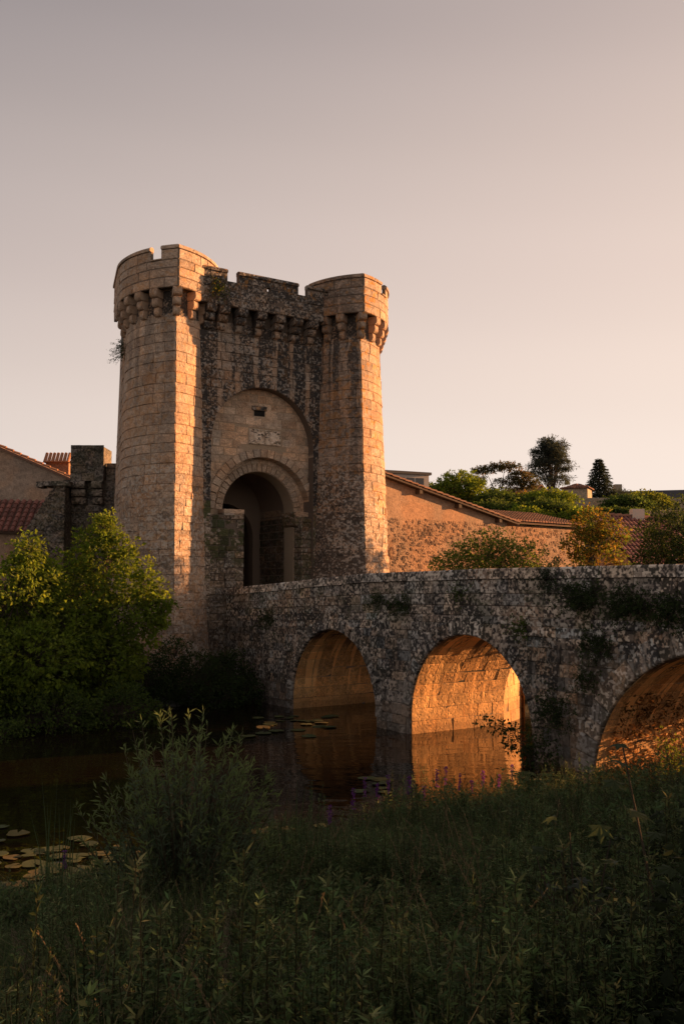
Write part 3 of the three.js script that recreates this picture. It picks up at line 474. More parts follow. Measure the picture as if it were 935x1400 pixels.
  for (const [a0, a1] of rows) {
    const warp = (s, yy) => yy * mix(1, parTop(s) / REF, clamp(yy / 2.2)), m = (a0 + a1) / 2;
    const gaps = arches.map((A) => { const rad = A.r + 0.2, w = (yy) => { const dy = yy - A.y; return dy < 0 ? rad : dy < rad ? Math.sqrt(rad * rad - dy * dy) : 0; }; return [A.c - w(m), A.c + w(m)]; }).filter(([p, q]) => q - p > 0.1);
    let cur = S0; const spans = []; for (const [p, q] of gaps) { if (p > cur) spans.push([cur, p]); cur = Math.max(cur, q); } spans.push([cur, 17]);
    for (const [A, B] of spans) for (const [a, b] of course(A, B, a0 > 3.2 ? 0.35 : 0.24, a0 > 3.2 ? 0.8 : 0.62)) {
      const q = [[a, warp(a, a0)], [b, warp(b, a0)], [b, warp(b, a1)], [a, warp(a, a1)]], g = new Geo();
      const c = block(g, P, q, { joint: 0.006, bevel: 0.016, rough: a0 > 3.2 ? 0.010 : 0.013, deep: 0.06, col: tone(0.24) });
      if (c) (a0 > 3.15 ? par : span).push({ geo: g, rank: a > 10.5 ? 1e-6 : seenSize(c, N, (b - a) * (a1 - a0)) });
    }
  }
  lay(t, 'parapet_block', fm, par, 260); lay(t, 'spandrel_stone', fm, span, 300);
  // far face kept simple: joined rows
  { const G = new Geo(); for (let yy = -0.3; yy < 4.1; yy += 0.42) { let cur = S0; const spans = []; for (const A of arches) { const rad = A.r + 0.02, dy = yy + 0.2 - A.y, w = dy < 0 ? rad : dy < rad ? Math.sqrt(rad * rad - dy * dy) + 0.05 : 0; if (w > 0.1) { spans.push([cur, A.c - w]); cur = A.c + w; } } spans.push([cur, S1]); for (const [A, B] of spans) if (B - A > 0.1) for (const [a, b] of course(A, B, 0.6, 1.2)) block(G, (u, v, d) => at(-u, W + d, v * (v > 1 ? parTop(-u) / 4.41 : 1)), [[-b, yy], [-a, yy], [-a, yy + 0.42], [-b, yy + 0.42]], { deep: 0.05, col: tone(0.12) }); } part(t, 'far_face_stones', G, fm, 'stuff'); }
  // voussoirs and vault stones
  arches.forEach((A, k) => {
    const n = Math.round(Math.PI * A.r / (k === 2 ? 0.36 : 0.3)), pt = (a, r) => [A.c + r * Math.cos(a), A.y + r * Math.sin(a)];
    for (let i = 0; i < n; i++) { const a = Math.PI * (1 - i / n), b = Math.PI * (1 - (i + 1) / n), g = new Geo(), ro = A.r + (k === 2 ? rr(0.45, 0.56) : rr(0.34, 0.42)); if (pt((a + b) / 2, ro)[1] < -0.3) continue; block(g, P, [pt(a, A.r), pt(b, A.r), pt(b, ro), pt(a, ro)], { proud: 0.022, deep: 0.1, joint: 0.01, rough: 0.012, bevel: 0.018, col: scale3(tone(0.2), k === 2 ? 1.4 : 1.2) }); part(t, 'voussoir', g, fm); }
    // jamb stones under the springing
    // vault stones: only the side the evening light and the camera reach are laid singly
    const L = [], rowsN = Math.round((Math.PI * A.r) / 0.33), foot = Math.max(0, A.y + 0.35), straight = Math.ceil(foot / 0.33);
    const Q = (w) => { if (w < foot) return [A.c - A.r, -0.35 + w, 1, 0]; const a = Math.PI - (w - foot) / A.r; return [A.c + A.r * Math.cos(a), A.y + A.r * Math.sin(a), -Math.cos(a), -Math.sin(a)]; };
    const S = (l, w, d) => { const [s, yy, ns, ny] = Q(w); return at(s + ns * d, l, yy + ny * d); };
    const total = foot + Math.PI * A.r, nr = Math.round(total / 0.33);
    for (let i = 0; i < nr; i++) for (const [a, b] of course(0.06, W - 0.02, 0.45, 0.9)) { const g = new Geo(), w0 = total * i / nr, w1 = total * (i + 1) / nr; const c = block(g, S, [[a, w0], [b, w0], [b, w1], [a, w1]], { joint: 0.003, bevel: 0.007, deep: 0.03, proud: 0.010, rough: 0.005, col: tone(0.10) }); const [, , ns, ny] = Q((w0 + w1) / 2); if (c) L.push({ geo: g, rank: seenSize(c, at(ns, 0, ny).sub(at(0, 0, 0)), (b - a) * (w1 - w0)) }); }
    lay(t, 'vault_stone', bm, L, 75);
  });
  // upstream cutwaters of the piers, on the sunny side
  for (const [a, b] of [[-8.3, -6.9], [-1.58, -0.02], [4.66, 6.38]]) {
    const rowsC = 8, G0 = new Geo(), tip = V(0, 0, 0); const m = (a + b) / 2, out = 1.5;
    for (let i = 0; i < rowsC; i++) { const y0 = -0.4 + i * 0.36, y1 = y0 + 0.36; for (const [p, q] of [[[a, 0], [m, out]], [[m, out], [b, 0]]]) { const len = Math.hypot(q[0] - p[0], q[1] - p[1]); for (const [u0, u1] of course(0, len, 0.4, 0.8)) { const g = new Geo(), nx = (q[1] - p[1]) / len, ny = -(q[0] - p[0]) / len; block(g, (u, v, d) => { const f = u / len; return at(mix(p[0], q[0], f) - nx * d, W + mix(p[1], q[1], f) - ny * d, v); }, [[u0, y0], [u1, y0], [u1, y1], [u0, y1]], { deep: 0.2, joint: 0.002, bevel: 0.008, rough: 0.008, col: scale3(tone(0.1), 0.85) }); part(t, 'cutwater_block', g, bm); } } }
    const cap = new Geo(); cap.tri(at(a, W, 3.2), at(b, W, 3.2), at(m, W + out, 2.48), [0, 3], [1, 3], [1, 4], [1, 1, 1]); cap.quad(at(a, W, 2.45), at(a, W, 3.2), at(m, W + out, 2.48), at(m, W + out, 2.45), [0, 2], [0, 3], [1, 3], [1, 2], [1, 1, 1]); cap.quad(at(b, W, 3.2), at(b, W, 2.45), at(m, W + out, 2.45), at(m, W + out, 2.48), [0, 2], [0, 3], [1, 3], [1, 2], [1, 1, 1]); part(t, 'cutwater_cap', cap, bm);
    const core = new Geo(); core.box(0, 1, -0.9, 2.46, 0, 1, [1, 1, 1], (x, yy, z) => at(mix(mix(a, b, x), m, z * 0.98), W - 0.02 + z * (out - 0.06), yy)); part(t, 'cutwater_core', core, mortarMat);
  }
  part(t, 'roadway', new Geo().box(0, 1, 0, 1, 0.4, W - 0.4, [1, 1, 1], (x, yy, l) => { const s = mix(S0 - 6, S1, x); return at(s, l, 2.85 + yy * 0.2 + (x > 0.3 ? 0.3 : x)); }), plain(0.12, 0.10, 0.08, 1));
}
// ================================================================== FOLIAGE HELPERS
const X3 = V(1, 0, 0), Y3 = V(0, 1, 0);
let fineLeaves = false;
function leaf(G, p, dir, len, wid, col) {                                    // a folded leaf of two faces
  const up = V(gauss(), 1 + gauss(), gauss()); const side = up.clone().cross(dir); if (side.lengthSq() < 1e-6) side.set(1, 0, 0); side.normalize(); const n = dir.clone().cross(side).normalize();
  const m = p.clone().addScaledVector(dir, len * 0.45), a = m.clone().addScaledVector(side, wid / 2).addScaledVector(n, -wid * 0.14), b = m.clone().addScaledVector(side, -wid / 2).addScaledVector(n, -wid * 0.14), t = p.clone().addScaledVector(dir, len).addScaledVector(Y3, -len * 0.08);
  if (fineLeaves) {                                                          // near plants: rounder outline of six points, arched along the midrib
    const q = (f, w, h) => p.clone().addScaledVector(dir, len * f).addScaledVector(side, wid * w).addScaledVector(n, h * wid).addScaledVector(Y3, -len * 0.14 * f * f), mid = q(0.5, 0, 0.05), tip = q(1, 0, -0.05);
    const o = [q(0, 0, 0), q(0.25, 0.42, -0.12), q(0.62, 0.38, -0.14), tip, q(0.62, -0.38, -0.14), q(0.25, -0.42, -0.12)];
    for (let i = 0; i < 6; i++) G.tri(mid, o[i], o[(i + 1) % 6], [0.5, 0.5], [0, 0], [1, 1], col); return;
  }
  G.tri(p, a, t, [0, 0], [0, 0.5], [1, 0.5], col); G.tri(p, t, b, [0, 0], [1, 0.5], [0, 0.5], col);
}
const rdir = () => { const z = rr(-1, 1), a = rr(0, 6.2832), r = Math.sqrt(1 - z * z); return V(r * Math.cos(a), z, r * Math.sin(a)); };
const pick = (pal, v = 0.25) => { const c = pal[Math.floor(rnd() * pal.length)], k = 1 + gauss() * v; return [c[0] * k, c[1] * k, c[2] * k]; };
// leaves in clusters through an ellipsoid; each cluster hangs on a short twig
function crownBlob(G, T, c, r, n, { len = 0.08, wid = 0.05, pal, clump = 0.16, per = 12, shell = 0.5, droop = 0.25, twig = 0.006 }) {
  const K = Math.max(1, Math.round(n / per));
  for (let k = 0; k < K; k++) {
    const d = rdir(), q = Math.cbrt(mix(shell ** 3, 1, rnd())) * (0.82 + 0.36 * fbm(d.x * 2 + c.x, d.y * 2 + d.z * 3 + c.z, 2)), o = V(c.x + d.x * r[0] * q, c.y + d.y * r[1] * q, c.z + d.z * r[2] * q);
    const base = pick(pal, 0.22);
    if (T && rnd() < 0.5) T.tube([V(mix(c.x, o.x, 0.35), mix(c.y, o.y, 0.3) - 0.05, mix(c.z, o.z, 0.35)), o], [twig * 1.5, twig * 0.6], [0.05, 0.038, 0.025], 3);
    for (let i = 0; i < per; i++) { const p = V(o.x + gauss() * clump, o.y + gauss() * clump * 0.8, o.z + gauss() * clump), e = rdir().multiplyScalar(0.9).addScaledVector(d, 0.7); e.y -= droop; e.normalize(); const kk = 1 + gauss() * 0.18, L = len * rr(0.7, 1.25); leaf(G, p, e, L, wid * L / len, [base[0] * kk, base[1] * kk, base[2] * kk]); }
  }
}
const BROWN = [0.05, 0.038, 0.026];
function tree(name, label, category, base, { h = 2, tr = 0.1, blobs, opt, mat = LEAF, group, stems = 1, lean = 0.3 }) {
  const t = thing(name, label, category, base, group), G = new Geo(), T = new Geo();
  for (let k = 0; k < stems; k++) {
    const a = k / stems * 6.28 + rr(0, 1), o = stems > 1 ? 0.15 : 0, p0 = V(base.x + Math.cos(a) * o, ground(base.x, base.z) - 0.15 < base.y - 0.15 ? ground(base.x, base.z) - 0.15 : base.y - 0.15, base.z + Math.sin(a) * o), p2 = V(base.x + Math.cos(a) * lean * (stems > 1 ? 1 : 0.3), base.y + h, base.z + Math.sin(a) * lean * (stems > 1 ? 1 : 0.3)), p1 = p0.clone().lerp(p2, 0.5).add(V(gauss() * 0.08, 0, gauss() * 0.08));
    T.tube([p0, p1, p2], [tr, tr * 0.8, tr * 0.55], BROWN, 7);
    blobs.forEach((b, i) => { if (i % stems !== k) return; const e = V(base.x + b[0], base.y + b[1], base.z + b[2]); T.tube([p2.clone().lerp(p1, rr(0, 0.5)), p2.clone().lerp(e, 0.5).add(V(0, 0.1, 0)), e], [tr * 0.5, tr * 0.3, tr * 0.12], BROWN, 5); });
  }
  for (const b of blobs) crownBlob(G, T, V(base.x + b[0], base.y + b[1], base.z + b[2]), [b[3], b[4], b[5]], b[6], { ...opt, ...(b[7] || {}) });
  part(t, 'trunk', T, BARK); part(t, 'crown', G, mat); return t;
}
const G_SUN = [[0.14, 0.20, 0.018], [0.16, 0.22, 0.020], [0.12, 0.18, 0.017], [0.19, 0.235, 0.022]], G_DARK = [[0.040, 0.064, 0.020], [0.048, 0.073, 0.022], [0.034, 0.056, 0.018]], G_MID = [[0.075, 0.118, 0.020], [0.09, 0.13, 0.022], [0.065, 0.105, 0.020]], G_YEL = [[0.16, 0.185, 0.020], [0.13, 0.17, 0.018]], G_RUST = [[0.22, 0.15, 0.022], [0.14, 0.16, 0.022], [0.11, 0.15, 0.020], [0.25, 0.16, 0.026]], G_GREY = [[0.046, 0.066, 0.036], [0.056, 0.078, 0.042], [0.040, 0.058, 0.030]];

// ================================================================== SHRUBS BESIDE THE LEFT TOWER
tree('riverside_shrub', 'tall bright green shrub on the bank in front of the pale tower foot', 'shrub', onGround(-7.9, -29.9), { h: 1.6, tr: 0.07, stems: 4, lean: 0.7, blobs: [[0.5, 4.1, 0.3, 1.0, 1.4, 0.9, 2300], [-0.7, 3.1, 0.5, 1.5, 1.5, 1.2, 3200], [1.2, 2.6, 0.7, 1.5, 1.2, 1.2, 3200], [0.1, 1.3, 1.0, 2.0, 1.3, 1.5, 6000], [0.55, 5.3, 0.3, 0.4, 0.75, 0.4, 700], [1.9, 3.6, 0.6, 0.35, 0.9, 0.35, 600], [2.4, 3.1, 0.8, 0.3, 0.8, 0.3, 450], [-0.2, 4.7, 0.4, 0.35, 0.7, 0.35, 380], [-1.5, 4.2, 0.6, 0.4, 0.6, 0.4, 380], [1.3, 4.4, 0.5, 0.4, 0.7, 0.4, 380]], opt: { len: 0.135, wid: 0.09, pal: G_SUN, clump: 0.15, per: 9, shell: 0.35 } });
tree('riverside_shrub', 'broad bright green shrub on the bank below the plastered house', 'shrub', onGround(-10.4, -28.0), { h: 1.4, tr: 0.07, stems: 3, lean: 0.6, blobs: [[0.9, 3.2, 0.2, 1.3, 1.4, 1.1, 2800], [-0.6, 2.6, 0, 1.4, 1.3, 1.1, 2800], [1.5, 1.5, 0.8, 1.7, 1.2, 1.3, 4600], [0, 0.9, 1.2, 1.8, 1.0, 1.2, 4600], [1.2, 4.6, 0.2, 0.4, 0.6, 0.4, 600]], opt: { len: 0.135, wid: 0.09, pal: G_SUN, clump: 0.15, per: 9, shell: 0.35 } });
tree('riverside_shrub', 'loose bright green shrub with long shoots between the tall and the broad shrub', 'shrub', onGround(-9.3, -28.6), { h: 1.5, tr: 0.06, stems: 4, lean: 0.6, blobs: [[0, 2.9, 0, 1.3, 1.1, 0.9, 2200], [-1.6, 2.4, 0.2, 1.2, 1.0, 0.9, 2000], [1.3, 2.3, 0.4, 1.1, 0.9, 0.9, 1700], [-0.3, 4.0, 0, 0.35, 0.7, 0.3, 380], [0.6, 3.8, 0, 0.3, 0.8, 0.3, 340], [-1.9, 3.6, 0, 0.3, 0.6, 0.3, 300], [-0.4, 1.4, 0.6, 2.0, 1.1, 1.1, 3600]], opt: { len: 0.135, wid: 0.09, pal: G_SUN, clump: 0.15, per: 9, shell: 0.35 } });
tree('riverside_shrub', 'low dark shrub overhanging the river edge below the bright shrubs', 'shrub', onGround(-8.4, -27.0), { h: 0.9, tr: 0.05, stems: 3, lean: 0.5, blobs: [[0.4, 0.9, 0.4, 1.5, 0.9, 1.0, 3600], [2.0, 0.9, -0.6, 1.3, 0.9, 0.9, 3000], [-0.7, 0.5, 1.9, 1.0, 0.7, 1.0, 2000]], opt: { len: 0.10, wid: 0.065, pal: G_MID, clump: 0.18, per: 14 } });
tree('bank_bush', 'dark leafy bush at the river edge where the bridge meets the gate', 'shrub', at(-9.0, -1.0, ground(at(-9.0, -1.0).x, at(-9.0, -1.0).z)), { h: 0.7, tr: 0.04, stems: 3, lean: 0.4, mat: LEAF_DARK, blobs: [[0, 1.0, 0, 0.9, 0.9, 0.8, 3000], [0.5, 0.5, 0.6, 0.8, 0.6, 0.7, 1800]], opt: { len: 0.09, wid: 0.06, pal: G_DARK, clump: 0.15 } });
tree('bank_bush', 'dark weedy bush on the rocks at the foot of the pale tower', 'shrub', at(-8.9, -4.0, ground(at(-8.9, -4).x, at(-8.9, -4).z)), { h: 0.6, tr: 0.03, stems: 3, lean: 0.5, mat: LEAF_DARK, blobs: [[0, 0.8, 0, 1.0, 0.8, 0.8, 2600], [-1.3, 0.9, 0, 1.0, 0.8, 0.8, 2600], [0.8, 1.3, -0.6, 0.7, 0.7, 0.6, 1300]], opt: { len: 0.09, wid: 0.05, pal: G_DARK, clump: 0.16 } });
tree('bank_bush', 'dark bush on the slope right under the pale tower prow', 'shrub', at(-8.7, -2.3, ground(at(-8.7, -2.3).x, at(-8.7, -2.3).z)), { h: 0.6, tr: 0.03, stems: 3, lean: 0.5, mat: LEAF_DARK, blobs: [[0, 1.0, 0, 1.0, 1.0, 0.8, 3200], [0.8, 0.6, 0.3, 0.9, 0.6, 0.7, 1800], [-1.0, 0.8, 0.2, 0.8, 0.8, 0.7, 1800]], opt: { len: 0.09, wid: 0.05, pal: G_DARK, clump: 0.16 } });
for (let i = 0; i < 26; i++) {                                                // boulders along the tower's foot
  const s = -9.05 + gauss() * 0.35, l = rr(-8, -0.2), p = at(s, l), y = Math.max(-0.05, ground(p.x, p.z)), r = rr(0.12, 0.3), g = new Geo();
  const ico = new THREE.IcosahedronGeometry(r, 1), ps = ico.attributes.position, q = (k) => { const v = V(ps.getX(k), ps.getY(k), ps.getZ(k)); return v.multiplyScalar(1 + 0.35 * (fbm(v.x * 4 / r * 0.3 + i * 7, v.y * 3 / r * 0.3 + v.z * 4, 2) - 0.5)).multiply(V(1.2, 0.7, 1)).add(V(p.x, y + r * 0.2, p.z)); };
  for (let k = 0; k < ps.count; k += 3) g.tri(q(k), q(k + 1), q(k + 2), [0, 0], [0.3, 0], [0, 0.3], tone(0.1).map((x) => x * 0.12));
  single('boulder', 'rough grey boulder at the river edge below the pale tower', 'boulder', g, BARK, V(p.x, y, p.z), 'boulders below the tower');
}

// ================================================================== PLANTS ON THE MASONRY
function wallPlant(label, o, n, spread, size, pal, mat = LEAF_DARK, opt = {}) {
  const t = thing('wall_plant', label, 'plant', o), G = new Geo(), T = new Geo(), out = opt.out ?? V(-CA, 0, SA);
  const along = V(out.z, 0, -out.x);
  for (let i = 0; i < n; i++) {
    const r = o.clone().addScaledVector(along, gauss() * spread[0]).add(V(0, gauss() * spread[1] * 0.6, 0)), d = out.clone().multiplyScalar(rr(0.1, 0.5) * (opt.reach ?? 0.5)).addScaledVector(along, gauss() * 0.25).add(V(0, rr(-0.35, 0.3) * (opt.up ?? 1), 0)), e = r.clone().add(d), m = r.clone().lerp(e, 0.5).add(V(0, 0.06, 0));
    T.tube([r, m, e], [0.004, 0.003, 0.002], [0.05, 0.045, 0.02], 3);
    for (let k = 0; k < 11; k++) { const f = rr(0.2, 1.05), p = r.clone().lerp(e, f).add(V(gauss() * 0.03, gauss() * 0.04, gauss() * 0.03)); leaf(G, p, rdir().addScaledVector(out, 0.5).normalize(), size * rr(0.7, 1.3), size * 0.42, pick(pal, 0.25)); }
  }
  part(t, 'stem', T, BARK, 'stuff'); part(t, 'foliage', G, mat); return t;
}
const onFace = (s, y, d = 0.02) => at(s, -d, y);
wallPlant('small dark fern tuft in the bridge wall over the arch beside the gate', onFace(-1.4, 3.55), 40, [0.5, 0.2], 0.07, G_DARK);
wallPlant('dark trailing plant on the bridge wall between two arches', onFace(-0.3, 3.45), 55, [0.55, 0.22], 0.07, G_DARK);
wallPlant('small green tuft on the wall above the sunlit arch', onFace(2.2, 3.75), 26, [0.3, 0.3], 0.06, G_MID);
wallPlant('green tuft at the shoulder of the sunlit arch', onFace(4.3, 3.05), 26, [0.3, 0.22], 0.07, G_MID);
wallPlant('grey green weeds spilling from the bridge coping', onFace(5.25, 4.15), 60, [0.28, 0.35], 0.06, G_GREY);
wallPlant('thick dark weeds hanging below the coping over the pier', onFace(6.3, 3.75), 130, [0.5, 0.45], 0.075, G_DARK, LEAF_DARK, { reach: 0.8 });
wallPlant('thick dark weeds hanging above the shaded arch', onFace(7.5, 3.6), 130, [0.55, 0.45], 0.075, G_DARK, LEAF_DARK, { reach: 0.8 });
wallPlant('dark tangled weeds beside the crown of the shaded arch', onFace(8.7, 3.5), 110, [0.5, 0.45], 0.075, G_DARK, LEAF_DARK, { reach: 0.8 });
wallPlant('dark ferns growing on the spandrel of the shaded arch', onFace(6.6, 2.75), 70, [0.4, 0.35], 0.07, G_DARK);
wallPlant('small ferns low on the spandrel by the large voussoirs', onFace(6.35, 2.0), 45, [0.25, 0.35], 0.065, G_DARK);
wallPlant('dark climbing weeds on the pier between the lit and shaded arches', onFace(5.4, 1.2), 110, [0.5, 0.8], 0.07, G_DARK, LEAF_DARK, { reach: 0.7 });
wallPlant('yellow flowering weed rooted in the gate parapet beside the tower', at(-10.5, -0.75, 14.95), 60, [0.28, 0.42], 0.06, [...G_MID, ...G_MID, [0.30, 0.20, 0.012]], LEAF, { out: V(SA, 0, CA), reach: 0.5 });
{ const o = towerL.P(-3.6, 13.0, 0), n = towerL.N(-3.6); wallPlant('dark sprig growing out of the pale tower side', o, 46, [0.2, 0.5], 0.075, G_DARK, LEAF_DARK, { out: n, reach: 1.3 }); }
wallPlant('bright yellow green plant growing on top of the bridge parapet', at(4.75, 0.12, parTop(4.75) + 0.05), 22, [0.12, 0.12], 0.055, G_YEL, LEAF, { up: 1.6, reach: 0.3 });
wallPlant('dark ivy sprigs on the bridge wall near the gate', onFace(-8.0, 2.9), 50, [0.7, 0.4], 0.07, G_DARK);

// leafy branch in front of the sunlit arch
tree('river_sapling', 'thin leafy sapling leaning over the water before the sunlit arch', 'shrub', at(5.2, -0.5, -0.15), { h: 0.5, tr: 0.02, stems: 4, lean: 0.35, mat: LEAF_DARK, blobs: [[-0.35, 0.75, 0.1, 0.45, 0.35, 0.3, 320], [-0.75, 1.05, 0.2, 0.35, 0.16, 0.2, 120], [0.1, 0.4, 0.1, 0.4, 0.4, 0.3, 420], [-1.05, 1.2, 0.2, 0.3, 0.1, 0.15, 60]], opt: { len: 0.075, wid: 0.05, pal: G_DARK, clump: 0.09, per: 8 } });
// dry growth and lit fern under the shaded arch
{
  const G = new Geo();
  for (let i = 0; i < 5200; i++) { const l = rr(0.3, 6.5), w = rnd(), onWall = rnd() < 0.55 && l < 3.4; let p; if (onWall) { const a = Math.PI - rr(0.05, 0.75); p = at(9.5 + 3.06 * Math.cos(a), l, -0.38 + 3.06 * Math.sin(a)); if (p.y > 1.9 * (0.4 + 0.6 * fbm(l * 2, i % 7, 2) * 1.6)) continue; } else { const s = rr(6.5, 11.5); p = at(s, l); p.y = Math.max(0.02, ground(p.x, p.z)) + rr(0, 0.35) * w; } leaf(G, p, rdir().add(V(0.4, 0.2, 0)).normalize(), rr(0.07, 0.17), rr(0.03, 0.07), pick([[0.20, 0.10, 0.038], [0.26, 0.13, 0.05], [0.15, 0.085, 0.035], [0.10, 0.07, 0.03]], 0.25)); }
  const m = new THREE.Mesh(G.build(), LEAF); m.name = 'dry_leaves'; m.castShadow = m.receiveShadow = true; m.userData = { kind: 'stuff', label: 'dry brown leaves and stalks on the bank under the shaded arch', category: 'dry leaves' }; scene.add(m);
}
wallPlant('sunlit yellow fern on the bank under the shaded arch', at(8.2, 0.4, 0.5), 60, [0.35, 0.25], 0.075, G_YEL, LEAF, { up: 2, reach: 0.7 });

// ================================================================== BUILDINGS
const TILE = [[0.30, 0.13, 0.075], [0.25, 0.11, 0.065], [0.34, 0.16, 0.09], [0.20, 0.10, 0.07]];
const tileMat = tinted(0.9, { bumpMap: GB, bumpScale: 0.01 });
// one run of half-round clay tiles from A (top) to B (foot), radius r, raised along up
function tileRun(G, A, B, across, up, r, n, pal = TILE) {
  for (let i = 0; i < n; i++) {
    const a = A.clone().lerp(B, i / n), b = A.clone().lerp(B, (i + 1.12) / n), c = pick(pal, 0.15), K = 5, lift = 0.035;
    const ring = (p, q, h) => [...Array(K + 1)].map((_, k) => { const t = Math.PI * k / K; return p.clone().addScaledVector(across, -Math.cos(t) * q).addScaledVector(up, Math.sin(t) * q + h); });
    const R0 = ring(a, r * 0.86, 0), R1 = ring(b, r, lift);
    for (let k = 0; k < K; k++) G.quad(R0[k], R0[k + 1], R1[k + 1], R1[k], [k, 0], [k + 1, 0], [k + 1, 1], [k, 1], c);
    for (let k = 1; k < K; k++) G.tri(R1[0], R1[k], R1[k + 1], [0, 0], [1, 0], [1, 1], scale3(c, 0.8));
  }
}
// a roof plane: T0-T1 along the ridge, E0-E1 along the eave; runs are parts (or one joined part when they are tiny in view)
function tileRoof(t, T0, T1, E0, E1, runs, n, joined, pal) {
  const up = T1.clone().sub(T0).cross(E0.clone().sub(T0)).normalize(); if (up.y < 0) up.negate(); const across = T1.clone().sub(T0).normalize(), w = T0.distanceTo(T1) / runs, all = new Geo();
  const bed = new Geo(); bed.quad(T0, T1, E1, E0, [0, 0], [1, 0], [1, 1], [0, 1], [0.12, 0.06, 0.04]); const dn = up.clone().multiplyScalar(-0.12); bed.quad(E0, E1, E1.clone().add(dn), E0.clone().add(dn), [0, 0], [1, 0], [1, 1], [0, 1], [0.1, 0.06, 0.04]); bed.quad(T0.clone().add(dn), T1.clone().add(dn), E1.clone().add(dn), E0.clone().add(dn), [0, 0], [1, 0], [1, 1], [0, 1], [0.08, 0.05, 0.035]);
  part(t, 'roof_bed', bed, tileMat);
  for (let k = 0; k < runs; k++) { const f = (k + 0.5) / runs, G = joined ? all : new Geo(); tileRun(G, T0.clone().lerp(T1, f), E0.clone().lerp(E1, f), across, up, w * 0.36, n, pal); if (!joined) part(t, 'tile_run', G, tileMat); }
  if (joined) part(t, 'roof_tiles', all, tileMat, 'stuff');
}
const plasterMap = paint(256, 256, (a, b) => weather([0.30, 0.195, 0.125], a * 8, b * 8, { black: 0.12, bt: 0.62, white: 0.05 }));
const plaster = stoneMat(plasterMap, 0, 0, 8, 8, 0.015);
const rubbleMap = paint(512, 512, (a, b) => { const x = a * 8, y = b * 8; return weather([0.28, 0.18, 0.112], x, y, { black: 0.35, bt: 0.54, white: 0.08 }); });
const rubble = stoneMat(rubbleMap, 0, 0, 8, 8, 0.05);
const dirW = V(Math.cos(0.698), 0, -Math.sin(0.698)), nW = V(Math.sin(0.698), 0, Math.cos(0.698));
{
  // long barn: gable wall of plaster over rubble, low verge sloping down to the right
  const A = V(2.4, 0, -45), t = thing('barn', 'long barn with ochre plaster gable over rubble wall behind the dark tower', 'barn', V(4, 2.4, -47));
  const W = (u, y, d = 0) => A.clone().addScaledVector(dirW, u).addScaledVector(nW, d).setY(y), roofY = (u) => 9.03 - 0.198 * u, g = new Geo(), c = [1, 1, 1];
  const U0 = -5, U1 = 8.25, split = 7.15;
  const up = new Geo(); up.quad(W(U0, split), W(U1, split), W(U1, roofY(U1)), W(U0, roofY(U0)), [U0, split], [U1, split], [U1, roofY(U1)], [U0, roofY(U0)], c); up.quad(W(U1, split), W(U1, split, -8), W(U1, roofY(U1), -8), W(U1, roofY(U1)), [0, split], [8, split], [8, 7.4], [0, 7.4], c); part(t, 'plaster_wall', up, plaster);
  g.quad(W(U0, 1.5, 0.02), W(U1, 1.5, 0.02), W(U1, split + 0.05, 0.02), W(U0, split + 0.05, 0.02), [U0, 1.5], [U1, 1.5], [U1, split], [U0, split], c); g.quad(W(U1, 1.5), W(U1, 1.5, -8), W(U1, split, -8), W(U1, split), [0, 1.5], [8, 1.5], [8, split], [0, split], c); part(t, 'rubble_wall', g, rubble);
  const st = new Geo(); for (let i = 0; i < 900; i++) { const u = rr(-0.5, U1 - 0.2), y = rr(2.6, split - 0.02 + gauss() * 0.1), w = rr(0.05, 0.16), h = rr(0.04, 0.10), k = pick([[0.20, 0.125, 0.085], [0.27, 0.17, 0.115], [0.15, 0.10, 0.075], [0.34, 0.23, 0.155]], 0.15); const q = [[u - w, y - h * 0.8], [u + w * 0.9, y - h], [u + w, y + h * 0.7], [u - w * 0.8, y + h]]; block(st, (a, b, d) => W(a, b, 0.02 + d), q, { joint: 0, bevel: 0.02, deep: 0.02, proud: 0.016, rough: 0.008, col: k.map((x, j) => 0.85 * x / [0.36, 0.235, 0.155][j]) }); } part(t, 'rubble_stones', st, rubble, 'stuff');
  for (const u of [1.6, 4.35, 7.4]) part(t, 'purlin_end', new Geo().box(u - 0.1, u + 0.1, roofY(u) - 0.3, roofY(u) - 0.1, -0.3, 0.32, c, (x, y, z) => W(x, y, z)), plain(0.05, 0.035, 0.025));
  // roof slab and verge tiles
  const rf = new Geo(), dn = 0.09; rf.box(U0, U1 + 0.6, 0, dn, -9, 0.36, [0.05, 0.032, 0.024], (u, y, z) => W(u, roofY(u) - dn + y, z)); part(t, 'roof_slab', rf, tileMat);
  for (let u = U0; u < U1 + 0.5; u += 0.42) { const G = new Geo(), dr = V(dirW.x, -0.198, dirW.z).normalize(); tileRun(G, W(u, roofY(u) + 0.02, 0.32), W(u + 0.42, roofY(u + 0.42) + 0.02, 0.32), nW, V(0, 1, 0), 0.1, 1, [[0.16, 0.08, 0.05], [0.20, 0.10, 0.06]]); part(t, 'verge_tile', G, tileMat); }
  { const G = new Geo(); for (let z = -0.1; z > -3; z -= 0.26) tileRun(G, W(U0, roofY(U0) + 0.02, z), W(U1 + 0.6, roofY(U1 + 0.6) + 0.02, z), nW, V(0, 1, 0), 0.11, 30); part(t, 'roof_tiles', G, tileMat, 'stuff'); }
  // lower range that carries on to the right
  const t2 = thing('low_range', 'low rubble range with brown canal tile roof joined to the barn', 'building', V(11, 2.4, -52));
  const w2 = new Geo(); w2.quad(W(8.3, 1.5, -0.3), W(15.5, 1.5, -0.3), W(15.5, 7.25, -0.3), W(8.3, 7.25, -0.3), [0, 0], [7, 0], [7, 6], [0, 6], c); part(t2, 'wall', w2, rubble);
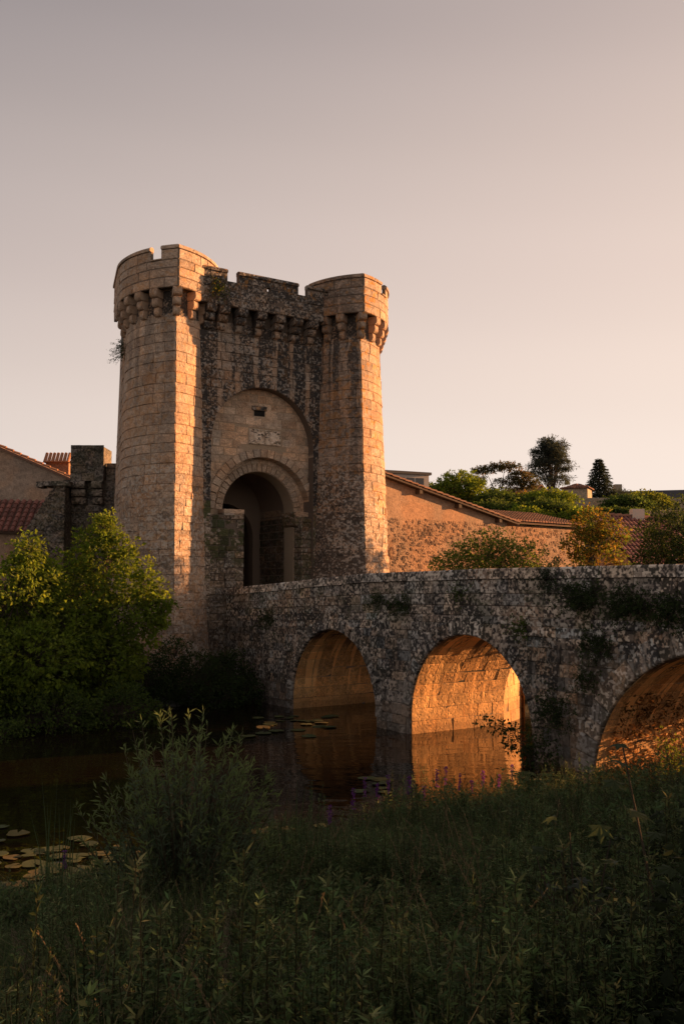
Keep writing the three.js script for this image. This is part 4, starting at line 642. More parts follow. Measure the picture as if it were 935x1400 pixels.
  const st2 = new Geo(); for (let i = 0; i < 350; i++) { const u = rr(8.4, 13.5), y = rr(4.2, 7.1), w = rr(0.05, 0.16), h = rr(0.04, 0.10), k = rr(0.5, 1.0); block(st2, (a, b, d) => W(a, b, -0.3 + d), [[u - w, y - h], [u + w, y - h], [u + w, y + h], [u - w, y + h]], { joint: 0, bevel: 0.02, deep: 0.02, proud: 0.016, rough: 0.008, col: [k, k * 0.96, k * 0.92] }); } part(t2, 'rubble_stones', st2, rubble, 'stuff');
  tileRoof(t2, W(8.4, 8.35, -4), W(15.5, 8.35, -4), W(8.4, 7.4, 0.05), W(15.5, 7.4, 0.05), 30, 12, true, [[0.15, 0.075, 0.05], [0.11, 0.06, 0.042], [0.19, 0.095, 0.06]]);
  { const G = new Geo(); for (let u = 8.5; u < 15.4; u += 0.24) tileRun(G, W(u, 7.48, -0.2), W(u, 7.40, 0.14), dirW, V(0, 1, 0), 0.1, 1); part(t2, 'eave_tiles', G, tileMat, 'stuff'); }
}
{
  const t = thing('cottage', 'cottage with sunlit pink red tile roof beyond the parapet', 'house', onGround(14, -46.5)), c = [1, 1, 1];
  tileRoof(t, V(12.3, 7.45, -46.4), V(16.2, 7.25, -47.4), V(13.1, 4.9, -42.6), V(17.0, 4.7, -43.6), 18, 11, true, [[0.34, 0.15, 0.115], [0.28, 0.12, 0.095], [0.38, 0.19, 0.15], [0.24, 0.11, 0.09]]);
  const g = new Geo(); g.quad(V(12.3, 1.5, -46.4), V(13.0, 1.5, -42.8), V(13.1, 4.85, -42.7), V(12.3, 7.3, -46.4), [0, 1], [4, 1], [4, 5], [0, 7], c); g.quad(V(13.0, 1.5, -42.8), V(17, 1.5, -43.8), V(17, 4.7, -43.7), V(13.1, 4.85, -42.7), [0, 1], [4, 1], [4, 5], [0, 5], c); part(t, 'wall', g, plaster);
  const r = new Geo(); tileRun(r, V(12.2, 7.45, -46.4), V(16.3, 7.25, -47.4), V(0.25, 0, 0.97), Y3, 0.13, 11); part(t, 'ridge_tiles', r, tileMat, 'stuff');
  const ch = new Geo().box(-0.3, 0.3, 6.8, 7.75, -0.25, 0.25, c, (x, y, z) => V(14.6 + x, y, -47 + z)); part(t, 'chimney', ch, plain(0.55, 0.48, 0.4));
}
function boxHouse(name, label, cat, cx, cz, y0, y1, hw, hd, yaw, wm, top) {
  const cs = Math.cos(yaw), sn = Math.sin(yaw), F = (x, y, z) => V(cx + x * cs + z * sn, y, cz - x * sn + z * cs), t = thing(name, label, cat, V(cx, y0, cz));
  part(t, 'wall', new Geo().box(-hw, hw, y0 - 1, y1, -hd, hd, [1, 1, 1], F), wm); top(t, F); return t;
}
const stonePale = stoneMat(paint(128, 128, (a, b) => weather([0.36, 0.29, 0.20], a * 4, b * 4, { black: 0.3, bt: 0.56 })), 0, 0, 4, 4, 0.04), slate = tinted(0.7);
const windowMat = plain(0.02, 0.02, 0.022, 0.25), whiteTrim = plain(0.55, 0.5, 0.44);
boxHouse('stone_turret', 'small square stone turret with low red tile roof on the hill', 'tower', 23.55, -95, ground(23.5, -95), 13.55, 1.25, 1.25, -0.42, stonePale, (t, F) => {
  const p = F(0, 14.15, 0), q = [F(-1.45, 13.55, 1.45), F(1.45, 13.55, 1.45), F(1.45, 13.55, -1.45), F(-1.45, 13.55, -1.45)];
  for (let i = 0; i < 4; i++) { const a = q[i], b = q[(i + 1) % 4], G = new Geo(); const across = b.clone().sub(a).normalize(); for (let k = 0; k < 9; k++) { const e = a.clone().lerp(b, (k + 0.5) / 9), f = p.clone().lerp(e, 0.1 + Math.abs(k - 4) * 0.2); tileRun(G, f, e, across, Y3, 0.12, 4); } G.tri(a, b, p, [0, 0], [1, 0], [0, 1], [0.1, 0.05, 0.035]); part(t, 'roof_slope', G, tileMat); }
  part(t, 'window', new Geo().box(-0.15, 0.15, 12.3, 12.8, 1.22, 1.262, [1, 1, 1], F), windowMat);
});
boxHouse('slate_house', 'long house with dark slate roof and dormer on the hill', 'house', 43, -122, ground(43, -122), 12.6, 9.5, 4, 0.05, plaster, (t, F) => {
  const r = new Geo(), c = [0.040, 0.036, 0.040], y0 = 12.5, y1 = 16.5; r.quad(F(-9.7, y0, 4.2), F(9.7, y0, 4.2), F(9.7, y1, 0), F(-8.6, y1 - 0.5, 0), [0, 0], [1, 0], [1, 1], [0, 1], c); r.quad(F(9.7, y0, -4.2), F(-9.7, y0, -4.2), F(-8.6, y1 - 0.5, 0), F(9.7, y1, 0), [0, 0], [1, 0], [1, 1], [0, 1], c); r.tri(F(-9.7, y0, -4.2), F(-9.7, y0, 4.2), F(-8.6, y1 - 0.5, 0), [0, 0], [1, 0], [1, 1], c); part(t, 'roof', r, slate);
  for (const x of [-3.3, 5]) { part(t, 'dormer', new Geo().box(x - 0.9, x + 0.9, 13, 14.7, 1.5, 3.9, [1, 1, 1], F), whiteTrim); const d = new Geo(), p = F(x, 15.5, 2.7); for (const [a, b] of [[[-1, 1], [1, 1]], [[1, 1], [1, -1]], [[1, -1], [-1, -1]], [[-1, -1], [-1, 1]]]) d.tri(F(x + a[0] * 1.1, 14.7, 2.7 + a[1] * 1.3), F(x + b[0] * 1.1, 14.7, 2.7 + b[1] * 1.3), p, [0, 0], [1, 0], [0, 1], c); part(t, 'dormer_roof', d, slate); part(t, 'window', new Geo().box(x - 0.5, x + 0.5, 13.3, 14.5, 3.88, 3.93, [1, 1, 1], F), windowMat); }
  part(t, 'chimney', new Geo().box(-8.1, -7.2, 14.5, 16.9, -0.4, 0.4, [1, 1, 1], F), stonePale);
});
for (const [label, cx, cz, y1, hw, hd, yaw, wm, rc, rise] of [['hill house with orange tile roof behind the flat topped tree', 23.5, -122, 14.6, 2.6, 3, 0.5, plaster, [0.30, 0.15, 0.09], 1.9], ['small white gabled house beside the dark cedar', 27.4, -127, 15.0, 2.0, 3, 0.2, whiteTrim, [0.10, 0.085, 0.08], 1.6]]) boxHouse('hill_house', label, 'house', cx, cz, ground(cx, cz), y1, hw, hd, yaw, wm, (t, F) => {
  const g = new Geo(); for (const s of [-1, 1]) g.tri(F(-hw, y1, s * hd), F(hw, y1, s * hd), F(0, y1 + rise, s * hd), [0, 0], [1, 0], [0, 1], [1, 1, 1]); part(t, 'gable', g, wm);
  for (const s of [-1, 1]) { const r = new Geo(); r.box(0, 1, 0, 0.15, -hd - 0.3, hd + 0.3, rc, (x, y, z) => F(s * mix(0, hw + 0.3, x), mix(y1 + rise + 0.02, y1 - 0.1, x) + y, z)); part(t, 'roof_slope', r, tileMat); }
  part(t, 'window', new Geo().box(-0.4, 0.4, y1 - 1.6, y1 - 0.5, hd - 0.02, hd + 0.03, [1, 1, 1], F), windowMat);
});
boxHouse('flat_roofed_block', 'pale flat roofed building with tall windows behind the barn roof', 'building', 2.9, -71, ground(2.9, -71), 12.1, 2.7, 2.5, 0.45, plain(0.42, 0.37, 0.32), (t, F) => {
  part(t, 'roof_edge', new Geo().box(-2.85, 2.85, 12.1, 12.3, -2.65, 2.65, [1, 1, 1], F), plain(0.10, 0.09, 0.08));
  for (let i = 0; i < 6; i++) part(t, 'window', new Geo().box(-2.4 + i * 0.8, -1.75 + i * 0.8, 10.9, 11.85, 2.48, 2.53, [1, 1, 1], F), windowMat);
});
{
  // plastered house on the left with verge tiles, and the red roofed lean-to before it
  const t = thing('plaster_house', 'pink plastered gable house with tiled verge left of the pale tower', 'house', V(-17, 3, -47)), c = [1, 1, 1];
  const ry = (x) => 9.25 - 0.44 * (x + 13.58), W = (x, y, d = 0) => V(x, y, -46 + d), g = new Geo();
  g.quad(W(-21, 2), W(-13.4, 2), W(-13.4, ry(-13.4)), W(-21, ry(-21)), [-21, 2], [-13.4, 2], [-13.4, ry(-13.4)], [-21, ry(-21)], c); g.quad(W(-13.4, 2), W(-13.4, 2, -8), W(-13.4, 9.1, -8), W(-13.4, 9.1), [0, 2], [8, 2], [8, 9], [0, 9], c); part(t, 'wall', g, stoneMat(paint(256, 256, (a, b) => weather([0.36, 0.27, 0.20], a * 8, b * 8, { black: 0.10, bt: 0.63 })), 0, 0, 8, 8, 0.012));
  part(t, 'roof_slab', new Geo().box(-21, -13.1, 0, 0.12, -8, 0.2, [0.2, 0.11, 0.07], (x, y, z) => W(x, ry(x) + y, z)), tileMat);
  for (let x = -18.5; x < -13.2; x += 0.36) { const G = new Geo(); tileRun(G, W(x, ry(x) + 0.13, 0.1), W(x + 0.36, ry(x + 0.36) + 0.13, 0.1), V(0, 0, 1), Y3, 0.13, 1, [[0.36, 0.17, 0.08], [0.30, 0.14, 0.07]]); part(t, 'verge_tile', G, tileMat); }
  const t2 = thing('lean_to', 'low lean-to with red tile roof below the plastered house', 'building', V(-16, 3, -43));
  tileRoof(t2, V(-18.5, 7.95, -43.6), V(-13.3, 7.85, -43.6), V(-18.2, 6.4, -41.2), V(-13.0, 6.3, -41.2), 18, 7, false, [[0.22, 0.085, 0.06], [0.18, 0.07, 0.05], [0.26, 0.10, 0.07]]);
  part(t2, 'wall', new Geo().box(-18.2, -13.2, 2.4, 6.25, -43.6, -41.5, c), plaster);
  const ch = thing('brick_chimney', 'square brick chimney with a row of cap tiles behind the left house roof', 'chimney', V(-14.95, 8.4, -50));
  part(ch, 'stack', new Geo().box(-15.5, -14.3, 8.2, 10.45, -50.5, -49.5, c), stoneMat(paint(128, 128, (a, b) => weather([0.30, 0.17, 0.105], a * 4, b * 4, { black: 0.3, bt: 0.55 })), 0, 0, 4, 4, 0.03));
  for (let i = 0; i < 7; i++) { const G = new Geo(), x = -15.5 + i * 0.2; tileRun(G, V(x, 10.92, -49.7), V(x, 10.42, -49.36), X3, V(0, 0.55, 0.83), 0.095, 1, [[0.34, 0.16, 0.08]]); part(ch, 'cap_tile', G, tileMat); }
  part(ch, 'cap', new Geo().box(-15.6, -14.2, 10.4, 10.5, -50.6, -49.5, c), plain(0.2, 0.12, 0.08));
}
{
  // ruined wall with a corbelled turret stub between the left house and the tower
  const t = thing('ruined_wall', 'dark ruined town wall with corbelled turret stub beside the pale tower', 'ruin', V(-11.3, 3, -41)), c = [1, 1, 1];
  const m = stoneMat(paint(256, 512, (a, b) => weather([0.16, 0.135, 0.11], a * 6, b * 12, { black: 0.9, bt: 0.48, white: 0.3, moss: 0.3 })), -14, 0, 6, 12, 0.05);
  const B = (list, P, u0, u1, v0, v1, lo, hi, hh, o = {}) => { for (let y = v0; y < v1 - 0.05;) { const h = Math.min(rr(hh[0], hh[1]), v1 - y); for (const [a, b] of course(u0, u1, lo, hi)) { const g = new Geo(), q = block(g, P, [[a, y], [b, y], [b, y + h], [a, y + h]], { joint: 0.006, bevel: 0.015, rough: 0.012, deep: 0.1, col: tone(0.12), ...o }); if (q) list.push({ geo: g, rank: seenSize(q, V(0, 0, 1), (b - a) * h) }); } y += h; } };
  const L = [];
  part(t, 'turret_core', new Geo().box(-11.75, -10.38, 8.52, 10.02, -42.6, -41.02, c), m);
  B(L, (u, v, d) => V(u, v, -41 + d), -11.78, -10.35, 8.5, 10.08, 0.35, 0.7, [0.3, 0.4]); B(L, (u, v, d) => V(-11.76 - d, v, u), -42.6, -41, 8.5, 10.08, 0.35, 0.7, [0.3, 0.4]);
  part(t, 'wall_core', new Geo().box(-12.2, -8.6, 1.6, 8.6, -43, -41.42, c), m); B(L, (u, v, d) => V(u, v, -41.4 + d), -12.2, -8.8, 3, 8.55, 0.3, 0.6, [0.26, 0.38]);
  part(t, 'wall_core', new Geo().box(-10.4, -8.6, 8.4, 9.2, -43, -41.6, c), m); B(L, (u, v, d) => V(u, v, -41.55 + d), -10.35, -8.8, 8.55, 9.35, 0.3, 0.5, [0.26, 0.34]);
  for (const [x, w] of [[-11.42, 0.3], [-10.6, 0.22]]) for (let i = 0; i < 3; i++) { const g = new Geo(), y0 = 7.5 + i * 0.34, z1 = -41.25 + i * 0.13, K = 6, pr = []; for (let k = 0; k <= K; k++) { const a = -Math.PI / 2 + Math.PI * k / K; pr.push([z1 + 0.14 * Math.cos(a), y0 + 0.16 + 0.16 * Math.sin(a)]); } for (let k = 0; k < K; k++) g.quad(V(x - w, pr[k][1], pr[k][0]), V(x + w, pr[k][1], pr[k][0]), V(x + w, pr[k + 1][1], pr[k + 1][0]), V(x - w, pr[k + 1][1], pr[k + 1][0]), [x - w, pr[k][1]], [x + w, pr[k][1]], [x + w, pr[k + 1][1]], [x - w, pr[k + 1][1]], [1.3, 1.25, 1.2]); g.box(x - w, x + w, y0, y0 + 0.32, -41.6, z1, [1.2, 1.2, 1.2]); part(t, 'corbel', g, m); }
  const bt = thing('sloping_buttress', 'sloping dark stone buttress with a slab on top beside the ruined turret', 'buttress', V(-12.6, 3, -40.6));
  const sh = (d) => [V(-14.6, 2, d), V(-11.8, 2, d), V(-11.8, 8.2, d), V(-12.25, 8.25, d), V(-13.9, 5.6, d)], f = sh(-40.4), k = sh(-41.4), G = new Geo();
  for (let i = 1; i < 4; i++) G.tri(f[0], f[i], f[i + 1], [f[0].x, f[0].y], [f[i].x, f[i].y], [f[i + 1].x, f[i + 1].y], c); for (let i = 0; i < 5; i++) { const j = (i + 1) % 5; G.quad(f[j], f[i], k[i], k[j], [f[j].x, f[j].y], [f[i].x, f[i].y], [f[i].x + 1, f[i].y], [f[j].x + 1, f[j].y], c); } part(bt, 'buttress_core', G, m);
  const L2 = []; for (let y = 3.5; y < 8.1;) { const h = rr(0.22, 0.34), e = (yy) => yy < 5.6 ? mix(-14.6, -13.9, (yy - 2) / 3.6) : mix(-13.9, -12.25, (yy - 5.6) / 2.65); for (const [a, b] of course(e(y + h / 2), -11.8, 0.25, 0.5)) { const g = new Geo(), q = block(g, (u, v, d) => V(u, v, -40.38 + d), [[a, y], [b, y], [b, y + h], [a, y + h]], { joint: 0.006, bevel: 0.02, rough: 0.02, deep: 0.1, col: tone(0.14) }); if (q) L2.push({ geo: g, rank: 1 + y }); } y += h; }
  lay(bt, 'buttress_stone', m, L2, 150); part(bt, 'cap_slab', new Geo().box(-12.75, -11.6, 8.22, 8.42, -41.4, -40.2, [1.3, 1.3, 1.3]), m); part(bt, 'slab_end', new Geo().box(-13.0, -12.74, 8.16, 8.4, -41.0, -40.25, [1.2, 1.2, 1.2]), m);
  lay(t, 'ruin_stone', m, L, 220);
}
// garden wall on the hill
part(thing('garden_wall', 'long dim garden wall across the hillside under the trees', 'wall', V(18, 8, -86)), 'wall_face', new Geo().box(6, 34, 7, 11.9, -86.5, -86, [1, 1, 1]), stonePale);
// ================================================================== BACKGROUND TREES
const far = { len: 0.26, wid: 0.2, clump: 0.35, per: 14, shell: 0.45, twig: 0.02 };
const bgTree = (label, x, z, top, w, pal, extra = {}) => { const y = ground(x, z), H = top - y, c = extra.low ?? 0.55; return tree(extra.name || 'hill_tree', label, 'tree', V(x, y, z), { h: H * 0.35, tr: 0.16, group: extra.group, blobs: extra.blobs || [[0, H * (1 - c / 2) - 0.15 * H * 0, 0, w, H * c / 2, w, extra.n ?? 3400], [-w * 0.45, H * 0.5, w * 0.3, w * 0.7, H * 0.3, w * 0.7, 1100], [w * 0.5, H * 0.52, 0, w * 0.7, H * 0.28, w * 0.7, 1100]], opt: { ...far, pal, ...(extra.opt || {}) }, mat: extra.mat || LEAF }); };
bgTree('rounded bright green tree rising behind the barn roof', 9.4, -75, 12.9, 1.9, G_SUN, { opt: { len: 0.2, wid: 0.14, clump: 0.22 }, n: 4200 });
bgTree('dark green rounded tree between the flat roofed building and the bright tree', 6.9, -78, 12.3, 1.7, G_MID);
bgTree('small dark tree touching the bright rounded tree', 8.0, -77, 11.9, 1.2, G_MID);
// flat topped tree with see-through branches
bgTree('flat topped airy tree with orange tinted crown on the hill', 16.7, -101, 15.6, 2.6, [[0.09, 0.085, 0.025], [0.15, 0.10, 0.03], [0.07, 0.075, 0.025]], { blobs: [[-1.4, 5.0, 0, 1.5, 0.34, 1.2, 1100], [0.7, 5.4, 0, 1.8, 0.4, 1.2, 1300], [2.2, 4.5, 0, 1.3, 0.45, 1, 1100], [-2.4, 4.0, 0, 1.0, 0.35, 0.8, 700], [3.1, 3.6, 0, 1.2, 0.7, 1, 1300], [1.2, 3.8, 0, 1.8, 0.4, 1, 1000], [0.4, 2.6, 0, 2.2, 0.7, 1, 1500]], opt: { len: 0.2, wid: 0.12, clump: 0.22, per: 10 } });
bgTree('low round dark bush under the flat topped tree', 15.0, -94, 13.3, 1.7, G_MID, { low: 0.9 });
bgTree('russet bush beside the flat topped tree', 18.6, -98, 13.5, 1.4, G_RUST, { low: 0.9 });
// cedar: wide layers
{ const L = []; for (let i = 0; i < 44; i++) { const f = rr(0.25, 1), a = rr(0, 6.28), r = 3.6 * (1.12 - f * 0.72) * rr(0.25, 1); L.push([Math.cos(a) * r, 3.2 + f * 8.0, Math.sin(a) * r, 1.4 * (1.25 - f * 0.6), 0.55, 1.2, 300]); } bgTree('broad dark cedar with layered branches on the hilltop', 29, -131, 22, 3, [[0.048, 0.062, 0.046], [0.062, 0.075, 0.05]], { name: 'cedar_tree', blobs: L, opt: { len: 0.42, wid: 0.10, clump: 0.35, per: 12 } }); }
// spruce: drooping whorls
function conifer(label, x, z, top, w, pal) { const y = ground(x, z), H = top - y, t = thing('spruce_tree', label, 'tree', V(x, y, z)), G = new Geo(), T = new Geo(); T.tube([V(x, y - 0.3, z), V(x, top, z)], [0.22, 0.02], BROWN, 6);
  for (let h = 0.12; h < 0.99; h += 0.045) { const R = w * (1 - h) ** 0.85 + 0.12, n = 9; for (let k = 0; k < n; k++) { const a = k / n * 6.28 + h * 20 + gauss() * 0.2, rl = R * rr(0.75, 1.1), d = V(Math.cos(a), -0.22, Math.sin(a)), o = V(x, y + h * H, z); T.tube([o, o.clone().addScaledVector(d, rl)], [0.03, 0.01], BROWN, 3); for (let i = 0; i < 110 * rl / w + 16; i++) { const f = rr(0.15, 1), p = o.clone().addScaledVector(d, rl * f).add(V(gauss() * 0.18, gauss() * 0.08 + 0.06 * Math.sin(f * 6), gauss() * 0.18)); leaf(G, p, V(d.x + gauss() * 0.8, -0.3 + gauss() * 0.5, d.z + gauss() * 0.8).normalize(), 0.36, 0.09, pick(pal, 0.2)); } } }
  part(t, 'trunk', T, BARK); part(t, 'crown', G, LEAF_DARK); }
conifer('pointed dark spruce standing behind the square stone turret', 29.9, -110, 18.7, 3.1, [[0.038, 0.052, 0.034], [0.048, 0.062, 0.038]]);
bgTree('dark spreading conifer at the foot of the spruce', 32.2, -111, 15.2, 1.9, [[0.038, 0.052, 0.034], [0.048, 0.062, 0.038]], { low: 0.8, opt: { len: 0.35, wid: 0.08 } });
// palm-like tree
{ const x = 21.6, z = -104, y = ground(x, z), t = thing('palm_tree', 'small palm with yellow green crown below the cedar', 'tree', V(x, y, z)), G = new Geo(), T = new Geo(), o = V(x, 14.2, z); T.tube([V(x, y - 0.3, z), o], [0.16, 0.12], BROWN, 7); for (let k = 0; k < 26; k++) { const a = rr(0, 6.28), e = rr(-0.3, 1.1), d = V(Math.cos(a) * Math.cos(e), Math.sin(e), Math.sin(a) * Math.cos(e)); for (let i = 0; i < 16; i++) { const f = i / 15, p = o.clone().addScaledVector(d, f * 1.1).add(V(0, -0.5 * f * f, 0)); leaf(G, p, V(d.x + gauss() * 0.6, d.y - 0.5 - f * 0.5, d.z + gauss() * 0.6).normalize(), 0.35, 0.06, pick(G_YEL, 0.2)); } } part(t, 'trunk', T, BARK); part(t, 'crown', G, LEAF); }
// hedge bushes under the garden wall
[[8.6, -68, 9.6, 1.9, G_MID], [11.0, -70, 10.3, 2.0, G_MID], [13.2, -69, 9.7, 1.9, G_SUN], [15.4, -71, 10.4, 2.0, G_MID], [17.2, -69, 9.5, 1.7, G_SUN], [18.8, -72, 8.9, 1.6, G_SUN], [12.2, -74, 11.3, 2.0, G_MID], [16.6, -76, 11.6, 2.0, G_SUN]].forEach(([x, z, top, w, pal], i) => bgTree(['dark ivy green bush over the barn eave', 'dark tall bush left of the hedge gap', 'mid green bush below the garden wall', 'dark bush below the russet bush', 'sunlit yellow green bush below the palm', 'mid green bush beside the stone turret', 'dark bush close under the garden wall', 'mid green bush under the white gabled house'][i], x, z, top, w, pal, { name: 'hedge_bush', low: 0.95, n: 2000, opt: { len: 0.22, wid: 0.15, clump: 0.26 } }));
// trees right of the square turret
bgTree('yellow green tree before the slate roof', 26.2, -82, 12.0, 2.0, G_YEL, { low: 0.85, opt: { len: 0.22, wid: 0.15, clump: 0.26 } });
bgTree('mid green tree left of the slate house', 24.0, -80, 11.3, 1.9, G_MID, { low: 0.9 });
bgTree('dark tree beneath the spruce beside the turret', 27.5, -92, 12.6, 2.4, G_MID, { low: 0.9 });
bgTree('small bright yellow shrub over the cottage roof', 20.8, -66, 8.9, 1.0, G_YEL, { low: 0.9, n: 1200 });
bgTree('dark bush right of the turret foot', 21.2, -74, 9.6, 1.9, G_MID, { low: 0.95 });
bgTree('mid green garden tree at the right end of the cottage', 24, -62, 9.2, 2.2, G_MID, { low: 0.95 });
bgTree('small conifer peeping over the ruined turret', -14.6, -56, 12.2, 0.7, G_MID, { low: 0.6, n: 700, opt: { len: 0.16, wid: 0.06, clump: 0.16 } });
// bushes just behind the bridge parapet
tree('parapet_shrub', 'loose light green shrub behind the parapet against the barn wall', 'shrub', onGround(4.75, -31.3).add(V(0, 1.5, 0)), { h: 1.6, tr: 0.05, stems: 3, lean: 0.7, blobs: [[0, 2.3, 0, 1.3, 1.0, 0.9, 2600], [-0.9, 2.0, 0.2, 1.1, 0.9, 0.8, 1800], [1.0, 2.2, -0.2, 1.1, 1.0, 0.8, 2200], [0.4, 1.0, 0, 1.6, 1.0, 1.0, 2600], [0.2, 3.0, 0, 0.8, 0.5, 0.6, 260], [-1.5, 1.9, 0.2, 0.5, 0.4, 0.5, 160], [0.5, 1.6, 0.1, 1.7, 0.9, 0.9, 2200]], opt: { len: 0.10, wid: 0.065, pal: [[0.12, 0.17, 0.026], [0.10, 0.155, 0.022], [0.15, 0.19, 0.028]], clump: 0.14, per: 10 } });
tree('parapet_shrub', 'dense dark green shrub behind the parapet below the russet tree', 'shrub', onGround(7.2, -32.0).add(V(0, 1.2, 0)), { h: 1.4, tr: 0.06, stems: 3, lean: 0.8, blobs: [[0.2, 1.7, 0, 1.7, 1.5, 1.1, 5200], [1.9, 1.5, 0.2, 1.4, 1.3, 1.0, 3800], [-1.2, 1.2, 0, 1.1, 1.1, 0.9, 2400]], opt: { len: 0.10, wid: 0.065, pal: [[0.075, 0.10, 0.022], [0.06, 0.095, 0.022], [0.11, 0.11, 0.026]], clump: 0.17 } });
tree('russet_tree', 'orange tinted young tree glowing in the sun above the parapet', 'tree', onGround(8.35, -32.4).add(V(0, 1.9, 0)), { h: 3.0, tr: 0.08, blobs: [[0.2, 4.1, 0, 0.65, 0.6, 0.6, 1300], [0.75, 3.7, 0.2, 0.6, 0.5, 0.6, 900], [-0.3, 3.4, 0, 0.6, 0.5, 0.6, 900], [0.4, 2.7, 0, 0.95, 0.7, 0.8, 1500]], opt: { len: 0.11, wid: 0.075, pal: G_RUST, clump: 0.15 } });
tree('garden_tree', 'dense dark green tree at the right behind the parapet', 'tree', onGround(14.6, -40.5).add(V(0, 1.0, 0)), { h: 1.8, tr: 0.12, blobs: [[0, 3.2, 0, 1.9, 1.7, 1.7, 5200], [-0.9, 2.1, 0.4, 1.4, 1.3, 1.3, 3000], [1.6, 2.4, 0.2, 1.7, 1.7, 1.4, 3600], [0.4, 0.9, 0.6, 1.9, 1.2, 1.4, 2800]], opt: { len: 0.13, wid: 0.09, pal: [[0.06, 0.09, 0.02], [0.075, 0.10, 0.022], [0.05, 0.075, 0.02]], clump: 0.2 } });
tree('shade_willow', 'dark bushy willow hidden behind the bridge, added to shade the first arch', 'shrub', at(-3.6, 6.2, 0), { h: 1.0, tr: 0.06, stems: 3, lean: 0.8, mat: LEAF_DARK, blobs: [[0, 1.3, 0, 1.6, 1.4, 1.3, 5200], [1.6, 1.2, -0.6, 1.5, 1.3, 1.2, 4600], [-1.0, 1.0, 0.2, 1.0, 1.0, 1.0, 2400], [0.4, 0.7, 1.0, 1.2, 0.9, 0.9, 2400], [-0.7, 2.4, -1.0, 1.3, 1.1, 1.1, 4600], [-0.6, 1.2, -1.0, 1.2, 1.2, 1.1, 3600], [0.3, 2.7, 0.2, 1.7, 0.9, 1.3, 4600], [1.9, 2.5, -0.8, 1.5, 0.9, 1.2, 3600]], opt: { len: 0.11, wid: 0.06, pal: G_DARK, clump: 0.18, shell: 0.1 } });  // hidden from view; crown shaped to block sun from the first arch

tree('shade_alder', 'leafy alder added behind the shaded arch to shade its upper vault', 'tree', at(4.9, 8.4, -0.3), { h: 2.2, tr: 0.08, stems: 3, lean: 0.6, blobs: [[2.5, 3.1, 1.5, 1.2, 1.0, 1.2, 5200], [3.1, 3.3, 2.5, 0.9, 0.9, 0.9, 3400], [1.7, 3.0, 0.6, 1.0, 0.8, 1.0, 2400], [3.67, 4.1, 3.46, 1.1, 0.85, 1.0, 4600]], opt: { len: 0.11, wid: 0.075, pal: G_MID, clump: 0.17, shell: 0.1 } });  // alder added here to keep the sun off the upper vault
// ================================================================== LILY PADS
{
  const padMat = tinted(0.9, { bumpMap: GB, bumpScale: 0.01 }), shapes = [];
  for (let k = 0; k < 6; k++) { const g = new THREE.BufferGeometry(), n = 18, pos = [], cut = 0.22, rad = (a) => 1 + 0.07 * Math.sin(a * 3 + k) + 0.05 * Math.sin(a * 5 + k * 2); const col = [[0.042, 0.058, 0.010], [0.06, 0.07, 0.011], [0.034, 0.048, 0.010], [0.09, 0.072, 0.010], [0.05, 0.062, 0.010], [0.10, 0.068, 0.011]][k], cc = []; for (let i = 0; i < n; i++) { const a = mix(cut, 6.2832 - cut, i / n), b = mix(cut, 6.2832 - cut, (i + 1) / n), h = (t) => 0.02 * Math.sin(t * 2 + k); pos.push(0, 0, 0, Math.cos(b) * rad(b), h(b), Math.sin(b) * rad(b), Math.cos(a) * rad(a), h(a), Math.sin(a) * rad(a)); for (let q = 0; q < 3; q++) cc.push(...col); } for (let i = 0; i < n; i++) { const a = mix(cut, 6.2832 - cut, i / n), b = mix(cut, 6.2832 - cut, (i + 1) / n), A = [Math.cos(a) * rad(a), 0, Math.sin(a) * rad(a)], B = [Math.cos(b) * rad(b), 0, Math.sin(b) * rad(b)]; pos.push(...A, ...B, B[0], -0.03, B[2], ...A, B[0], -0.03, B[2], A[0], -0.03, A[2]); for (let q = 0; q < 6; q++) cc.push(...col); } g.setAttribute('position', new THREE.Float32BufferAttribute(pos, 3)); g.setAttribute('color', new THREE.Float32BufferAttribute(cc, 3)); g.computeVertexNormals(); shapes.push(g); }
  const field = (n, x0, x1, z0, z1, r0, r1, label, group) => { for (let i = 0; i < n; i++) { const m = new THREE.Mesh(shapes[Math.floor(rnd() * 6)], padMat), r = rr(r0, r1); let x = rr(x0, x1), z = rr(z0, z1); m.scale.set(r, r, r * rr(0.85, 1)); m.position.set(x, 0.012 + rr(0, 0.02), z); m.rotation.set(gauss() * 0.04, rr(0, 6.28), gauss() * 0.04); if (ground(x, z) > -0.03) continue; m.name = numbered('lily_pad'); m.castShadow = m.receiveShadow = true; m.userData = { label, category: 'lily pad', group }; scene.add(m); } };
  field(26, -2.7, -0.3, -29.6, -25.5, 0.13, 0.24, 'small lily pad floating before the first shaded arch', 'lily pads before the shaded arch');
  field(9, -6.2, -3.0, -17.5, -14.8, 0.11, 0.19, 'dull green lily pad on open water beyond the reeds', 'lily pads on open water beyond the reeds');
  field(110, -5.6, -2.2, -14.8, -12.2, 0.11, 0.19, 'yellow sunlit lily pad crowded at the near bank by the reeds', 'sunlit lily pads by the near bank');
  field(26, -1.7, -0.1, -16.2, -13.6, 0.12, 0.2, 'lily pad among the sword leaves right of the willow', 'lily pads beside the willow');
  field(9, 0.2, 0.9, -20.4, -18.6, 0.1, 0.18, 'lily pad floating between the loosestrife and the pier', 'lily pads before the pier');
  field(7, 3.6, 4.7, -20.6, -19.6, 0.1, 0.16, 'lily pad floating at the foot of the pier', 'lily pads at the pier foot');
}

